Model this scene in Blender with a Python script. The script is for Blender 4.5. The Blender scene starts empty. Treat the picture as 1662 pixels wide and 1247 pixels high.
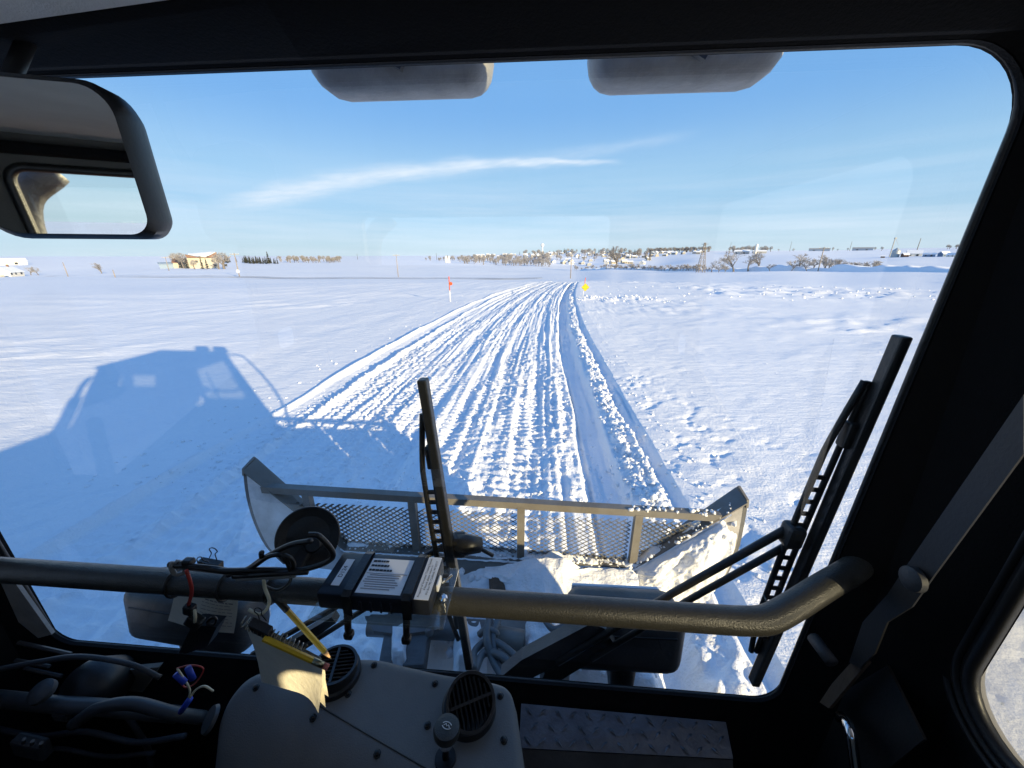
import bpy, bmesh, math, random
import numpy as np
from mathutils import Vector, Matrix, Euler

random.seed(7)
R = math.radians
SC = bpy.context.scene
COL = SC.collection

# ------------------------------------------------------------------ camera, sky, sun, exposure
CX, CZ = 0.28, 2.40                       # driver's eye: 0.28 m right of the cab's centre line
YAW, PITCH, FPX = R(4.4), R(19.4), 600.0
cam_d = bpy.data.cameras.new('camera')
cam_d.sensor_width = 36.0
cam_d.lens = 36.0 * FPX / 1662.0
cam_d.clip_start = 0.02
cam_d.clip_end = 20000
cam = bpy.data.objects.new('camera', cam_d)
COL.objects.link(cam)
cam.location = (CX, 0, CZ)
cam.rotation_euler = (R(90) - PITCH, 0, YAW)
SC.camera = cam

SUN_EL, SUN_AZ = R(13.0), R(133.0)        # azimuth clockwise from +Y: behind the cab, to the right
SUN_DIR = Vector((math.sin(SUN_AZ) * math.cos(SUN_EL), math.cos(SUN_AZ) * math.cos(SUN_EL), math.sin(SUN_EL)))
sun_d = bpy.data.lights.new('sun', 'SUN')
sun_d.energy = 5.0
sun_d.angle = R(0.5)
sun_d.color = (1.0, 0.80, 0.46)
sun = bpy.data.objects.new('sun', sun_d)
COL.objects.link(sun)
sun.rotation_euler = (-SUN_DIR).to_track_quat('-Z', 'Y').to_euler()
sun.location = (30, -30, 20)

vs = SC.view_settings
vs.view_transform = 'Standard'
vs.look = 'None'
vs.exposure = 0.87
vs.gamma = 1.0
vs.use_curve_mapping = False
SC.cycles.max_bounces = 10
SC.cycles.transparent_max_bounces = 24
SC.cycles.sample_clamp_indirect = 6.0

world = bpy.data.worlds.new('World')
SC.world = world
world.use_nodes = True


class NT:
    """small helper for node trees"""
    def __init__(s, tree):
        s.t = tree
        tree.nodes.clear()

    def n(s, kind, **kw):
        nd = s.t.nodes.new(kind)
        for k, v in kw.items():
            if k.startswith('i_'):
                key = k[2:]
                key = int(key) if key.isdigit() else key.replace('_', ' ')
                nd.inputs[key].default_value = v
            else:
                setattr(nd, k, v)
        return nd

    def l(s, a, b):
        s.t.links.new(a, b)

    def m(s, op, a, b=None, c=None, clamp=False):
        nd = s.t.nodes.new('ShaderNodeMath')
        nd.operation = op
        nd.use_clamp = clamp
        for i, v in enumerate((a, b, c)):
            if v is None:
                continue
            if isinstance(v, (int, float)):
                nd.inputs[i].default_value = v
            else:
                s.l(v, nd.inputs[i])
        return nd.outputs[0]


def ray(px, py):
    s = (px - 831.0) / FPX
    t = (623.5 - py) / FPX
    F = Vector((-math.sin(YAW), math.cos(YAW), 0))
    Rt = Vector((math.cos(YAW), math.sin(YAW), 0))
    Z = Vector((0, 0, 1))
    f = F * math.cos(PITCH) - Z * math.sin(PITCH)
    u = F * math.sin(PITCH) + Z * math.cos(PITCH)
    return f + u * t + Rt * s


CAM = Vector((CX, 0, CZ))


def Y(px, py, y):
    d = ray(px, py); return CAM + d * (y / d.y)


def X(px, py, x):
    d = ray(px, py); return CAM + d * ((x - CX) / d.x)


def Zp(px, py, z):
    d = ray(px, py); return CAM + d * ((z - CZ) / d.z)


def D(px, py, r):
    d = ray(px, py); return CAM + d * (r / math.hypot(d.x, d.y))


def azel(px, py):
    d = ray(px, py).normalized()
    return math.atan2(d.x, d.y), math.asin(d.z)


# sky: Nishita with cirrus laid in by direction
nt = NT(world.node_tree)
sky = nt.n('ShaderNodeTexSky', sky_type='NISHITA', sun_disc=False, sun_elevation=SUN_EL, sun_rotation=SUN_AZ,
           altitude=300, air_density=1.0, dust_density=0.2, ozone_density=3.0)
tc = nt.n('ShaderNodeTexCoord')
sep = nt.n('ShaderNodeSeparateXYZ')
nt.l(tc.outputs['Generated'], sep.inputs[0])
az = nt.m('ARCTAN2', sep.outputs[0], sep.outputs[1])
el = nt.m('ARCSINE', sep.outputs[2])


def sky_noise(sx, sy, scale, detail, rough, tilt=0.0, off=0.0):
    cv = nt.n('ShaderNodeCombineXYZ')
    e2 = nt.m('SUBTRACT', el, nt.m('MULTIPLY', az, tilt))
    nt.l(nt.m('MULTIPLY', az, sx), cv.inputs[0])
    nt.l(nt.m('MULTIPLY', e2, sy), cv.inputs[1])
    cv.inputs[2].default_value = off
    nz = nt.n('ShaderNodeTexNoise', i_Scale=scale, i_Detail=detail, i_Roughness=rough)
    nt.l(cv.outputs[0], nz.inputs['Vector'])
    return nz.outputs['Fac']


def streak(p0, p1, p2, w0, w1, amp):
    """a cirrus band through three pixel directions, width in radians"""
    (a0, e0), (a1, e1), (a2, e2) = azel(*p0), azel(*p1), azel(*p2)
    c = np.polyfit([a0, a1, a2], [e0, e1, e2], 2)
    ec = nt.m('ADD', nt.m('MULTIPLY', nt.m('ADD', nt.m('MULTIPLY', az, float(c[0])), float(c[1])), az), float(c[2]))
    wob = nt.m('MULTIPLY', nt.m('SUBTRACT', sky_noise(5, 20, 1.0, 3, 0.6, off=3.1), 0.5), 0.03)
    dlt = nt.m('SUBTRACT', nt.m('SUBTRACT', el, ec), wob)
    mr = nt.n('ShaderNodeMapRange', interpolation_type='SMOOTHSTEP')
    nt.l(az, mr.inputs[0])
    mr.inputs[1].default_value = a0; mr.inputs[2].default_value = a2
    mr.inputs[3].default_value = w0; mr.inputs[4].default_value = w1
    q = nt.m('DIVIDE', dlt, mr.outputs[0])
    g = nt.m('POWER', 2.718, nt.m('MULTIPLY', nt.m('MULTIPLY', q, q), -1.0))
    fi = nt.n('ShaderNodeMapRange', interpolation_type='SMOOTHSTEP')
    nt.l(az, fi.inputs[0]); fi.inputs[1].default_value = a0 - 0.02; fi.inputs[2].default_value = a0 + 0.18
    fo = nt.n('ShaderNodeMapRange', interpolation_type='SMOOTHSTEP')
    nt.l(az, fo.inputs[0]); fo.inputs[1].default_value = a2 + 0.01; fo.inputs[2].default_value = a2 - 0.12
    tex = nt.m('ADD', nt.m('MULTIPLY', sky_noise(14, 110, 1.0, 7, 0.68, tilt=0.14), 1.5), 0.05)
    return nt.m('MULTIPLY', nt.m('MULTIPLY', nt.m('MULTIPLY', g, fi.outputs[0]), nt.m('MULTIPLY', fo.outputs[0], tex)), amp)


s1 = streak((300, 352), (620, 284), (1020, 264), 0.024, 0.0045, 1.0)
s2 = streak((560, 300), (860, 262), (1150, 215), 0.016, 0.010, 0.26)
s3 = streak((300, 330), (450, 300), (620, 290), 0.03, 0.03, 0.18)
# thin veil low over the horizon, in long soft bands
band = nt.n('ShaderNodeMapRange', interpolation_type='SMOOTHSTEP')
nt.l(el, band.inputs[0])
band.inputs[1].default_value = 0.24; band.inputs[2].default_value = 0.03
vz = nt.n('ShaderNodeMapRange')
nt.l(sky_noise(1.6, 26, 1.0, 5, 0.6, off=8.0), vz.inputs[0])
vz.inputs[1].default_value = 0.40; vz.inputs[2].default_value = 0.75
veil = nt.m('MULTIPLY', nt.m('MULTIPLY', band.outputs[0], vz.outputs[0]), 0.6)
cl = nt.m('MAXIMUM', nt.m('MAXIMUM', s1, s2), nt.m('MAXIMUM', s3, veil), clamp=True)
gain = nt.n('ShaderNodeMix', data_type='RGBA', blend_type='MULTIPLY', i_0=1.0)
nt.l(sky.outputs[0], gain.inputs[6])
gain.inputs[7].default_value = (0.75, 0.85, 1.2, 1)
mixc = nt.n('ShaderNodeMix', data_type='RGBA')
nt.l(cl, mixc.inputs[0])
hz_f = nt.n('ShaderNodeMapRange')
nt.l(el, hz_f.inputs[0])
hz_f.inputs[1].default_value = 0.0; hz_f.inputs[2].default_value = 1.5708
ramp = nt.n('ShaderNodeValToRGB')
ramp.color_ramp.interpolation = 'EASE'
cre = ramp.color_ramp.elements
for pos, c in ((0.0, (0.74, 0.97, 1.14)), (0.09, (0.52, 0.86, 1.17)), (0.20, (0.275, 0.62, 1.14)), (0.42, (0.185, 0.455, 1.04)), (1.0, (0.17, 0.40, 0.96))):
    e = cre[0] if pos == 0.0 else (cre[len(cre) - 1] if pos == 1.0 else cre.new(pos))
    e.position = pos
    e.color = (*c, 1)
nt.l(hz_f.outputs[0], ramp.inputs[0])
rs = nt.n('ShaderNodeVectorMath', operation='SCALE')
nt.l(ramp.outputs[0], rs.inputs[0]); rs.inputs['Scale'].default_value = 3.05
haze = nt.n('ShaderNodeMix', data_type='RGBA', i_0=0.93)
nt.l(gain.outputs[2], haze.inputs[6])
nt.l(rs.outputs[0], haze.inputs[7])
nt.l(haze.outputs[2], mixc.inputs[6])
mixc.inputs[7].default_value = (3.3, 3.75, 4.3, 1)
bg = nt.n('ShaderNodeBackground', i_Strength=0.142)
nt.l(mixc.outputs[2], bg.inputs[0])
wo = nt.n('ShaderNodeOutputWorld')
nt.l(bg.outputs[0], wo.inputs[0])

# ------------------------------------------------------------------ materials
MATS = {}


def mat(name, color, rough=0.6, metal=0.0, bump=0.0, bscale=60.0, var=0.0, vscale=8.0, spec=0.5, color2=None, coat=0.0, detail=4):
    m = bpy.data.materials.new(name)
    m.use_nodes = True
    t = NT(m.node_tree)
    out = t.n('ShaderNodeOutputMaterial')
    b = t.n('ShaderNodeBsdfPrincipled')
    b.inputs['Base Color'].default_value = (*color, 1)
    b.inputs['Roughness'].default_value = rough
    b.inputs['Metallic'].default_value = metal
    b.inputs['Specular IOR Level'].default_value = spec
    b.inputs['Coat Weight'].default_value = coat
    t.l(b.outputs[0], out.inputs[0])
    co = t.n('ShaderNodeTexCoord')
    if var or color2:
        nz = t.n('ShaderNodeTexNoise', i_Scale=vscale, i_Detail=5.0, i_Roughness=0.6)
        t.l(co.outputs['Object'], nz.inputs['Vector'])
        mr = t.n('ShaderNodeMapRange')
        t.l(nz.outputs['Fac'], mr.inputs[0])
        mr.inputs[1].default_value = 0.35; mr.inputs[2].default_value = 0.65
        mx = t.n('ShaderNodeMix', data_type='RGBA')
        t.l(mr.outputs[0], mx.inputs[0])
        c2 = color2 or tuple(c * (1 - var) for c in color)
        mx.inputs[6].default_value = (*color, 1)
        mx.inputs[7].default_value = (*c2, 1)
        t.l(mx.outputs[2], b.inputs['Base Color'])
        rr = t.m('MULTIPLY_ADD', nz.outputs['Fac'], 0.3, rough - 0.15, clamp=True)
        t.l(rr, b.inputs['Roughness'])
    if bump:
        nb = t.n('ShaderNodeTexNoise', i_Scale=bscale, i_Detail=float(detail), i_Roughness=0.6)
        t.l(co.outputs['Object'], nb.inputs['Vector'])
        bp = t.n('ShaderNodeBump', i_Strength=bump, i_Distance=0.02)
        t.l(nb.outputs['Fac'], bp.inputs['Height'])
        t.l(bp.outputs[0], b.inputs['Normal'])
    MATS[name] = m
    return m


def snow_mat():
    m = bpy.data.materials.new('snow')
    m.use_nodes = True
    t = NT(m.node_tree)
    out = t.n('ShaderNodeOutputMaterial')
    b = t.n('ShaderNodeBsdfPrincipled')
    b.inputs['Roughness'].default_value = 0.7
    b.inputs['Specular IOR Level'].default_value = 0.25
    geo = t.n('ShaderNodeNewGeometry')
    nz = t.n('ShaderNodeTexNoise', i_Scale=0.9, i_Detail=6.0, i_Roughness=0.6)
    t.l(geo.outputs['Position'], nz.inputs['Vector'])
    mx = t.n('ShaderNodeMix', data_type='RGBA')
    t.l(nz.outputs['Fac'], mx.inputs[0])
    mx.inputs[6].default_value = (0.80, 0.82, 0.85, 1)
    mx.inputs[7].default_value = (0.90, 0.90, 0.90, 1)
    t.l(mx.outputs[2], b.inputs['Base Color'])
    n1 = t.n('ShaderNodeTexNoise', i_Scale=28.0, i_Detail=7.0, i_Roughness=0.68)
    t.l(geo.outputs['Position'], n1.inputs['Vector'])
    n2 = t.n('ShaderNodeTexVoronoi', i_Scale=55.0)
    t.l(geo.outputs['Position'], n2.inputs['Vector'])
    mpn = t.n('ShaderNodeMapping')
    mpn.inputs['Rotation'].default_value = (0, 0, R(-37)); mpn.inputs['Scale'].default_value = (2.2, 7.0, 3.0)
    t.l(geo.outputs['Position'], mpn.inputs[0])
    n3 = t.n('ShaderNodeTexNoise', i_Scale=1.0, i_Detail=5.0, i_Roughness=0.65)
    t.l(mpn.outputs[0], n3.inputs['Vector'])
    h = t.m('ADD', n1.outputs['Fac'], t.m('MULTIPLY', n2.outputs['Distance'], 0.25))
    h = t.m('ADD', h, t.m('MULTIPLY', n3.outputs['Fac'], 2.2))
    bp = t.n('ShaderNodeBump', i_Strength=0.55, i_Distance=0.02)
    t.l(h, bp.inputs['Height'])
    t.l(bp.outputs[0], b.inputs['Normal'])
    t.l(b.outputs[0], out.inputs[0])
    MATS['snow'] = m
    return m


def glass_mat(name, ior, tint=(1, 1, 1), dust=0.0, frost=0.0):
    m = bpy.data.materials.new(name)
    m.use_nodes = True
    t = NT(m.node_tree)
    out = t.n('ShaderNodeOutputMaterial')
    tr = t.n('ShaderNodeBsdfTransparent')
    tr.inputs[0].default_value = (*tint, 1)
    gl = t.n('ShaderNodeBsdfGlossy', i_Roughness=0.0)
    gl.inputs['Color'].default_value = (1, 1, 1, 1)
    fr = t.n('ShaderNodeFresnel', i_IOR=ior)
    mx = t.n('ShaderNodeMixShader')
    # the pane is a sheet: use the same reflectance from both sides
    g = t.n('ShaderNodeNewGeometry')
    dp = t.n('ShaderNodeVectorMath', operation='DOT_PRODUCT')
    t.l(g.outputs['Incoming'], dp.inputs[0]); t.l(g.outputs['Normal'], dp.inputs[1])
    c = t.m('ABSOLUTE', dp.outputs['Value'])
    f0 = ((ior - 1) / (ior + 1)) ** 2
    sch = t.m('MULTIPLY_ADD', t.m('POWER', t.m('SUBTRACT', 1.0, c), 5.0), 1 - f0, f0, clamp=True)
    t.l(sch, mx.inputs[0]); t.l(tr.outputs[0], mx.inputs[1]); t.l(gl.outputs[0], mx.inputs[2])
    last = mx.outputs[0]
    if frost:
        tl = t.n('ShaderNodeBsdfTranslucent')
        tl.inputs[0].default_value = (0.85, 0.87, 0.9, 1)
        m3 = t.n('ShaderNodeMixShader', i_0=frost)
        t.l(last, m3.inputs[1]); t.l(tl.outputs[0], m3.inputs[2])
        last = m3.outputs[0]
    if dust:
        df = t.n('ShaderNodeBsdfDiffuse')
        df.inputs[0].default_value = (0.8, 0.8, 0.8, 1)
        co = t.n('ShaderNodeTexCoord')
        mp = t.n('ShaderNodeMapping')
        mp.inputs['Scale'].default_value = (9, 1, 1.3)
        t.l(co.outputs['Object'], mp.inputs[0])
        nz = t.n('ShaderNodeTexNoise', i_Scale=1.6, i_Detail=5.0, i_Roughness=0.7)
        t.l(mp.outputs[0], nz.inputs['Vector'])
        mr = t.n('ShaderNodeMapRange')
        t.l(nz.outputs['Fac'], mr.inputs[0])
        mr.inputs[1].default_value = 0.45; mr.inputs[2].default_value = 0.85; mr.inputs[4].default_value = dust
        m2 = t.n('ShaderNodeMixShader')
        t.l(mr.outputs[0], m2.inputs[0]); t.l(last, m2.inputs[1]); t.l(df.outputs[0], m2.inputs[2])
        last = m2.outputs[0]
    t.l(last, out.inputs[0])
    MATS[name] = m
    return m


SNOW = snow_mat()
GLASS = glass_mat('window_glass', 1.75, (0.97, 0.985, 0.985), dust=0.03)
SIDEGL = glass_mat('side_glass', 1.6, (0.36, 0.38, 0.40), dust=0.02, frost=0.14)
ACRYL = glass_mat('clear_acrylic', 1.7, (0.86, 0.88, 0.86), dust=0.10)
BLACK = mat('black_trim', (0.0045, 0.0045, 0.0052), 0.8, bump=0.2, bscale=300, spec=0.2)
BLACKP = mat('black_plastic', (0.014, 0.014, 0.015), 0.42, bump=0.05, bscale=200, var=0.4)
RUBBER = mat('black_rubber', (0.018, 0.018, 0.018), 0.35, bump=0.1, bscale=150)
WIPERM = mat('wiper_black', (0.016, 0.015, 0.014), 0.45, var=0.4, vscale=30)
LINER = mat('grey_headliner', (0.72, 0.73, 0.72), 0.95, bump=0.3, bscale=400, var=0.1)
WALLG = mat('grey_cab_wall', (0.14, 0.135, 0.12), 0.8, bump=0.15, bscale=250, var=0.15)
BARM = mat('hammered_black_paint', (0.048, 0.047, 0.042), 0.36, bump=0.22, bscale=420, var=0.25, vscale=60, spec=0.5)
DASHM = mat('grey_dash_plastic', (0.125, 0.125, 0.122), 0.62, bump=0.14, bscale=420, color2=(0.165, 0.162, 0.154), vscale=9)
SCREWM = mat('black_screw', (0.03, 0.03, 0.03), 0.3, metal=0.6)
STEEL = mat('painted_steel_tan', (0.175, 0.168, 0.155), 0.55, bump=0.1, bscale=40, color2=(0.13, 0.118, 0.10), vscale=5)
FROST = mat('frosted_steel', (0.62, 0.62, 0.63), 0.75, bump=0.25, bscale=18, color2=(0.20, 0.19, 0.18), vscale=2.6)
STEELD = mat('dark_grey_steel', (0.12, 0.12, 0.12), 0.5, bump=0.15, bscale=60, var=0.4, vscale=9)
MESHM = mat('mesh_steel', (0.20, 0.195, 0.185), 0.5, metal=0.2, var=0.3)
RUST = mat('rusty_steel', (0.11, 0.075, 0.05), 0.75, bump=0.2, bscale=50, var=0.4)
CHROME = mat('chrome', (0.75, 0.76, 0.78), 0.12, metal=1.0)
MIRRORM = mat('mirror_silver', (0.86, 0.90, 0.88), 0.015, metal=1.0)
BRACE = mat('dark_brace_paint', (0.035, 0.037, 0.042), 0.6, bump=0.1, bscale=120)
LAMPG = mat('grey_lamp_housing', (0.36, 0.37, 0.38), 0.5, bump=0.1, bscale=90, var=0.25, vscale=20)
LAMPD = mat('dark_lamp_housing', (0.048, 0.050, 0.054), 0.45, var=0.3, vscale=14, bump=0.06)
BOXM = mat('black_box_plastic', (0.012, 0.015, 0.024), 0.38, bump=0.05, bscale=300)
PAPER = mat('white_paper', (0.84, 0.81, 0.70), 0.8, bump=0.15, bscale=45, var=0.08, vscale=30)
LABELM = mat('white_label', (0.78, 0.79, 0.80), 0.45)
INK = mat('print_ink', (0.02, 0.02, 0.025), 0.6)
INKG = mat('grey_print_ink', (0.25, 0.25, 0.28), 0.6)
YEL = mat('pencil_yellow', (0.80, 0.50, 0.025), 0.35, var=0.15, vscale=60)
WOOD = mat('pencil_wood', (0.55, 0.36, 0.19), 0.7)
GRAPH = mat('graphite', (0.03, 0.03, 0.03), 0.4)
ERASER = mat('eraser_pink', (0.62, 0.20, 0.16), 0.7)
FERR = mat('ferrule_metal', (0.35, 0.33, 0.22), 0.3, metal=1.0)
WIREM = mat('spiral_wire', (0.35, 0.33, 0.28), 0.3, metal=1.0)
CABLE = mat('black_cable', (0.014, 0.014, 0.015), 0.35)
CABLEG = mat('grey_cable', (0.22, 0.22, 0.21), 0.5)
REDW = mat('red_wire', (0.40, 0.04, 0.03), 0.45)
WHITEW = mat('white_wire', (0.62, 0.58, 0.42), 0.6)
BLUEC = mat('blue_crimp', (0.02, 0.06, 0.45), 0.4)
TREADM = mat('tread_aluminium', (0.17, 0.18, 0.20), 0.38, metal=0.85, var=0.35, vscale=25, bump=0.1, bscale=120)
ORANGE = mat('stake_orange', (0.75, 0.10, 0.02), 0.6)
WHITEP = mat('white_paint', (0.78, 0.76, 0.72), 0.6)
SIGNY = mat('sign_yellow', (0.85, 0.60, 0.02), 0.45)
SIGNK = mat('sign_ink', (0.10, 0.07, 0.01), 0.6)
SIGNL = mat('sign_letter_ink', (0.42, 0.26, 0.01), 0.6)
BARK = mat('grey_bark', (0.20, 0.17, 0.145), 0.9, var=0.3, vscale=3)
TWIG = mat('winter_twigs', (0.34, 0.315, 0.30), 0.9, var=0.25, vscale=0.6)
EVERG = mat('evergreen_needles', (0.060, 0.068, 0.048), 0.9, var=0.4, vscale=0.7)
POLEM = mat('weathered_pole', (0.34, 0.28, 0.22), 0.85, var=0.25, vscale=2)
CREAM = mat('cream_siding', (0.50, 0.45, 0.36), 0.8, var=0.1, vscale=0.5)
BROWNR = mat('brown_roof', (0.24, 0.13, 0.085), 0.8, var=0.2, vscale=0.8)
WHITES = mat('white_siding', (0.74, 0.71, 0.64), 0.8, var=0.08, vscale=0.5)
BLUES = mat('blue_steel_siding', (0.22, 0.30, 0.42), 0.7, var=0.1)
GREYS = mat('grey_siding', (0.36, 0.36, 0.35), 0.8, var=0.15, vscale=0.4)
DARKW = mat('dark_pane', (0.03, 0.035, 0.045), 0.2)
GALV = mat('galvanised_steel', (0.48, 0.50, 0.50), 0.5, metal=0.4, var=0.15, vscale=0.8)
TRACKM = mat('track_rubber', (0.02, 0.02, 0.02), 0.8)
CABPAINT = mat('orange_cab_paint', (0.30, 0.07, 0.02), 0.4)


# ------------------------------------------------------------------ mesh builder
class MB:
    def __init__(s):
        s.v, s.f, s.mi = [], [], []

    def add(s, vs, fs, mi=0):
        o = len(s.v)
        s.v += [tuple(p) for p in vs]
        s.f += [tuple(i + o for i in f) for f in fs]
        s.mi += [mi] * len(fs)
        return s

    def box(s, c, size, rot=None, bevel=0.0, mi=0, seg=2):
        sx, sy, sz = (a / 2 for a in size)
        M = (rot.to_4x4() if rot is not None else Matrix.Identity(4))
        c = Vector(c)
        if bevel > 0:
            bm = bmesh.new()
            bmesh.ops.create_cube(bm, size=1.0)
            bmesh.ops.scale(bm, vec=size, verts=bm.verts)
            bmesh.ops.bevel(bm, geom=bm.edges[:], offset=min(bevel, 0.49 * min(size)), segments=seg, profile=0.5, affect='EDGES')
            bm.verts.index_update()
            vs = [M @ v.co + c for v in bm.verts]
            fs = [[v.index for v in f.verts] for f in bm.faces]
            bm.free()
            return s.add(vs, fs, mi)
        vs = [M @ Vector((x, y, z)) + c for x in (-sx, sx) for y in (-sy, sy) for z in (-sz, sz)]
        return s.add(vs, [(0, 1, 3, 2), (4, 6, 7, 5), (0, 4, 5, 1), (2, 3, 7, 6), (0, 2, 6, 4), (1, 5, 7, 3)], mi)

    def prism(s, pts, vec, mi=0):
        n = len(pts); vec = Vector(vec)
        vs = [Vector(p) for p in pts] + [Vector(p) + vec for p in pts]
        fs = [tuple(range(n - 1, -1, -1)), tuple(range(n, 2 * n))]
        fs += [(i, (i + 1) % n, n + (i + 1) % n, n + i) for i in range(n)]
        return s.add(vs, fs, mi)

    def tube(s, pts, rad, sides=8, mi=0, caps=True, closed=False):
        pts = [Vector(p) for p in pts]
        n = len(pts)
        if isinstance(rad, (int, float)):
            rad = [rad] * n
        up = None
        vs = []
        for i, p in enumerate(pts):
            if closed:
                t = pts[(i + 1) % n] - pts[i - 1]
            else:
                t = pts[min(i + 1, n - 1)] - pts[max(i - 1, 0)]
            t.normalize()
            if up is None:
                a = Vector((0, 0, 1)) if abs(t.z) < 0.9 else Vector((1, 0, 0))
                up = (a - t * a.dot(t)).normalized()
            else:
                up = (up - t * up.dot(t))
                up = up.normalized() if up.length > 1e-6 else t.orthogonal().normalized()
            b = t.cross(up)
            for k in range(sides):
                a = 2 * math.pi * k / sides
                vs.append(p + (up * math.cos(a) + b * math.sin(a)) * rad[i])
        fs = []
        m = n if closed else n - 1
        for i in range(m):
            j = (i + 1) % n
            for k in range(sides):
                k2 = (k + 1) % sides
                fs.append((i * sides + k, i * sides + k2, j * sides + k2, j * sides + k))
        if caps and not closed:
            fs.append(tuple(range(sides - 1, -1, -1)))
            fs.append(tuple((n - 1) * sides + k for k in range(sides)))
        return s.add(vs, fs, mi)

    def lathe(s, prof, c, axis, seg=32, mi=0, squash=None):
        """prof: (radius, height along the axis)"""
        axis = Vector(axis).normalized()
        u = axis.orthogonal().normalized(); w = axis.cross(u)
        c = Vector(c)
        vs = []
        for (r, h) in prof:
            for k in range(seg):
                a = 2 * math.pi * k / seg
                vs.append(c + axis * h + (u * math.cos(a) + w * math.sin(a)) * r)
        fs = []
        for i in range(len(prof) - 1):
            for k in range(seg):
                k2 = (k + 1) % seg
                fs.append((i * seg + k, i * seg + k2, (i + 1) * seg + k2, (i + 1) * seg + k))
        fs.append(tuple(range(seg - 1, -1, -1)))
        fs.append(tuple((len(prof) - 1) * seg + k for k in range(seg)))
        return s.add(vs, fs, mi)

    def ring(s, inner, outer, vec, mi=0):
        """flat frame between two loops of equal count, extruded by vec"""
        n = len(inner); vec = Vector(vec)
        I = [Vector(p) for p in inner]; O = [Vector(p) for p in outer]
        vs = I + O + [p + vec for p in I] + [p + vec for p in O]
        fs = []
        for i in range(n):
            j = (i + 1) % n
            fs += [(i, j, n + j, n + i), (2 * n + i, 3 * n + i, 3 * n + j, 2 * n + j),
                   (i, 2 * n + i, 2 * n + j, j), (n + i, n + j, 3 * n + j, 3 * n + i)]
        return s.add(vs, fs, mi)

    def build(s, name, mats, parent=None, smooth=False, angle=None):
        me = bpy.data.meshes.new(name)
        me.from_pydata(s.v, [], s.f)
        ms = mats if isinstance(mats, (list, tuple)) else [mats]
        for m in ms:
            me.materials.append(m)
        if len(ms) > 1:
            me.polygons.foreach_set('material_index', s.mi)
        bm = bmesh.new(); bm.from_mesh(me)
        bmesh.ops.recalc_face_normals(bm, faces=bm.faces)
        bm.to_mesh(me); bm.free()
        if smooth or angle:
            me.polygons.foreach_set('use_smooth', [True] * len(me.polygons))
            if angle:
                me.set_sharp_from_angle(angle=R(angle))
        me.update()
        o = bpy.data.objects.new(name, me)
        COL.objects.link(o)
        if parent is not None:
            attach(o, parent)
        return o


def attach(o, parent):
    o.parent = parent
    o.matrix_parent_inverse = world_of(parent).inverted()


def world_of(o):
    M = Matrix.LocRotScale(o.location, o.rotation_euler, o.scale)
    if o.parent is not None:
        return world_of(o.parent) @ o.matrix_parent_inverse @ M
    return M


def tag(o, label=None, cat=None, group=None, kind=None):
    if label: o['label'] = label
    if cat: o['category'] = cat
    if group: o['group'] = group
    if kind: o['kind'] = kind
    return o


def thing(name, label, cat, loc=(0, 0, 0), group=None):
    o = bpy.data.objects.new(name, None)
    o.empty_display_size = 0.1
    COL.objects.link(o)
    o.location = loc
    return tag(o, label, cat, group)


def copy_tree(o, parent=None):
    c = o.copy()
    COL.objects.link(c)
    if parent is not None:
        c.parent = parent
    for ch in list(o.children):
        copy_tree(ch, c)
    return c


def rrect(x0, x1, z0, z1, r, n=8):
    """rounded rectangle in (a, b), counter-clockwise; r may be a 4-list (bl, br, tr, tl)"""
    rs = r if isinstance(r, (list, tuple)) else [r] * 4
    out = []
    for (cx, cz, a0, rr) in ((x0 + rs[0], z0 + rs[0], 180, rs[0]), (x1 - rs[1], z0 + rs[1], 270, rs[1]),
                             (x1 - rs[2], z1 - rs[2], 0, rs[2]), (x0 + rs[3], z1 - rs[3], 90, rs[3])):
        for k in range(n + 1):
            a = R(a0 + 90 * k / n)
            out.append((cx + rr * math.cos(a), cz + rr * math.sin(a)))
    return out


def spline(pts, n=8):
    """Catmull-Rom through the points"""
    P = [Vector(p) for p in pts]
    P = [P[0] * 2 - P[1]] + P + [P[-1] * 2 - P[-2]]
    out = []
    for i in range(1, len(P) - 2):
        p0, p1, p2, p3 = P[i - 1:i + 3]
        for k in range(n):
            t = k / n
            out.append(0.5 * ((2 * p1) + (p2 - p0) * t + (2 * p0 - 5 * p1 + 4 * p2 - p3) * t * t + (3 * p1 - p0 - 3 * p2 + p3) * t ** 3))
    out.append(P[-2])
    return out


def text_obj(name, body, size, M, material, parent, align='CENTER'):
    cu = bpy.data.curves.new(name, 'FONT')
    cu.body = body
    cu.size = size
    cu.align_x = align
    cu.align_y = 'CENTER'
    cu.resolution_u = 2
    tmp = bpy.data.objects.new(name, cu)
    COL.objects.link(tmp)
    dg = bpy.context.evaluated_depsgraph_get()
    me = bpy.data.meshes.new_from_object(tmp.evaluated_get(dg))
    bpy.data.objects.remove(tmp)
    me.materials.clear()
    me.materials.append(material)
    me.transform(M)
    o = bpy.data.objects.new(name, me)
    COL.objects.link(o)
    attach(o, parent)
    return o


# ------------------------------------------------------------------ terrain
def _hash(ix, iy, seed):
    h = (ix.astype(np.int64) * 374761393 + iy.astype(np.int64) * 668265263 + seed * 974634533) & 0xFFFFFFFF
    h = ((h ^ (h >> 13)) * 1274126177) & 0xFFFFFFFF
    h = h ^ (h >> 16)
    return (h & 0xFFFFFF) / float(0xFFFFFF)


def vnoise(x, y, seed=0):
    ix = np.floor(x); iy = np.floor(y)
    fx = x - ix; fy = y - iy
    fx = fx * fx * fx * (fx * (fx * 6 - 15) + 10); fy = fy * fy * fy * (fy * (fy * 6 - 15) + 10)
    a = _hash(ix, iy, seed); b = _hash(ix + 1, iy, seed)
    c = _hash(ix, iy + 1, seed); d = _hash(ix + 1, iy + 1, seed)
    return (a + (b - a) * fx) * (1 - fy) + (c + (d - c) * fx) * fy - 0.5


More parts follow.
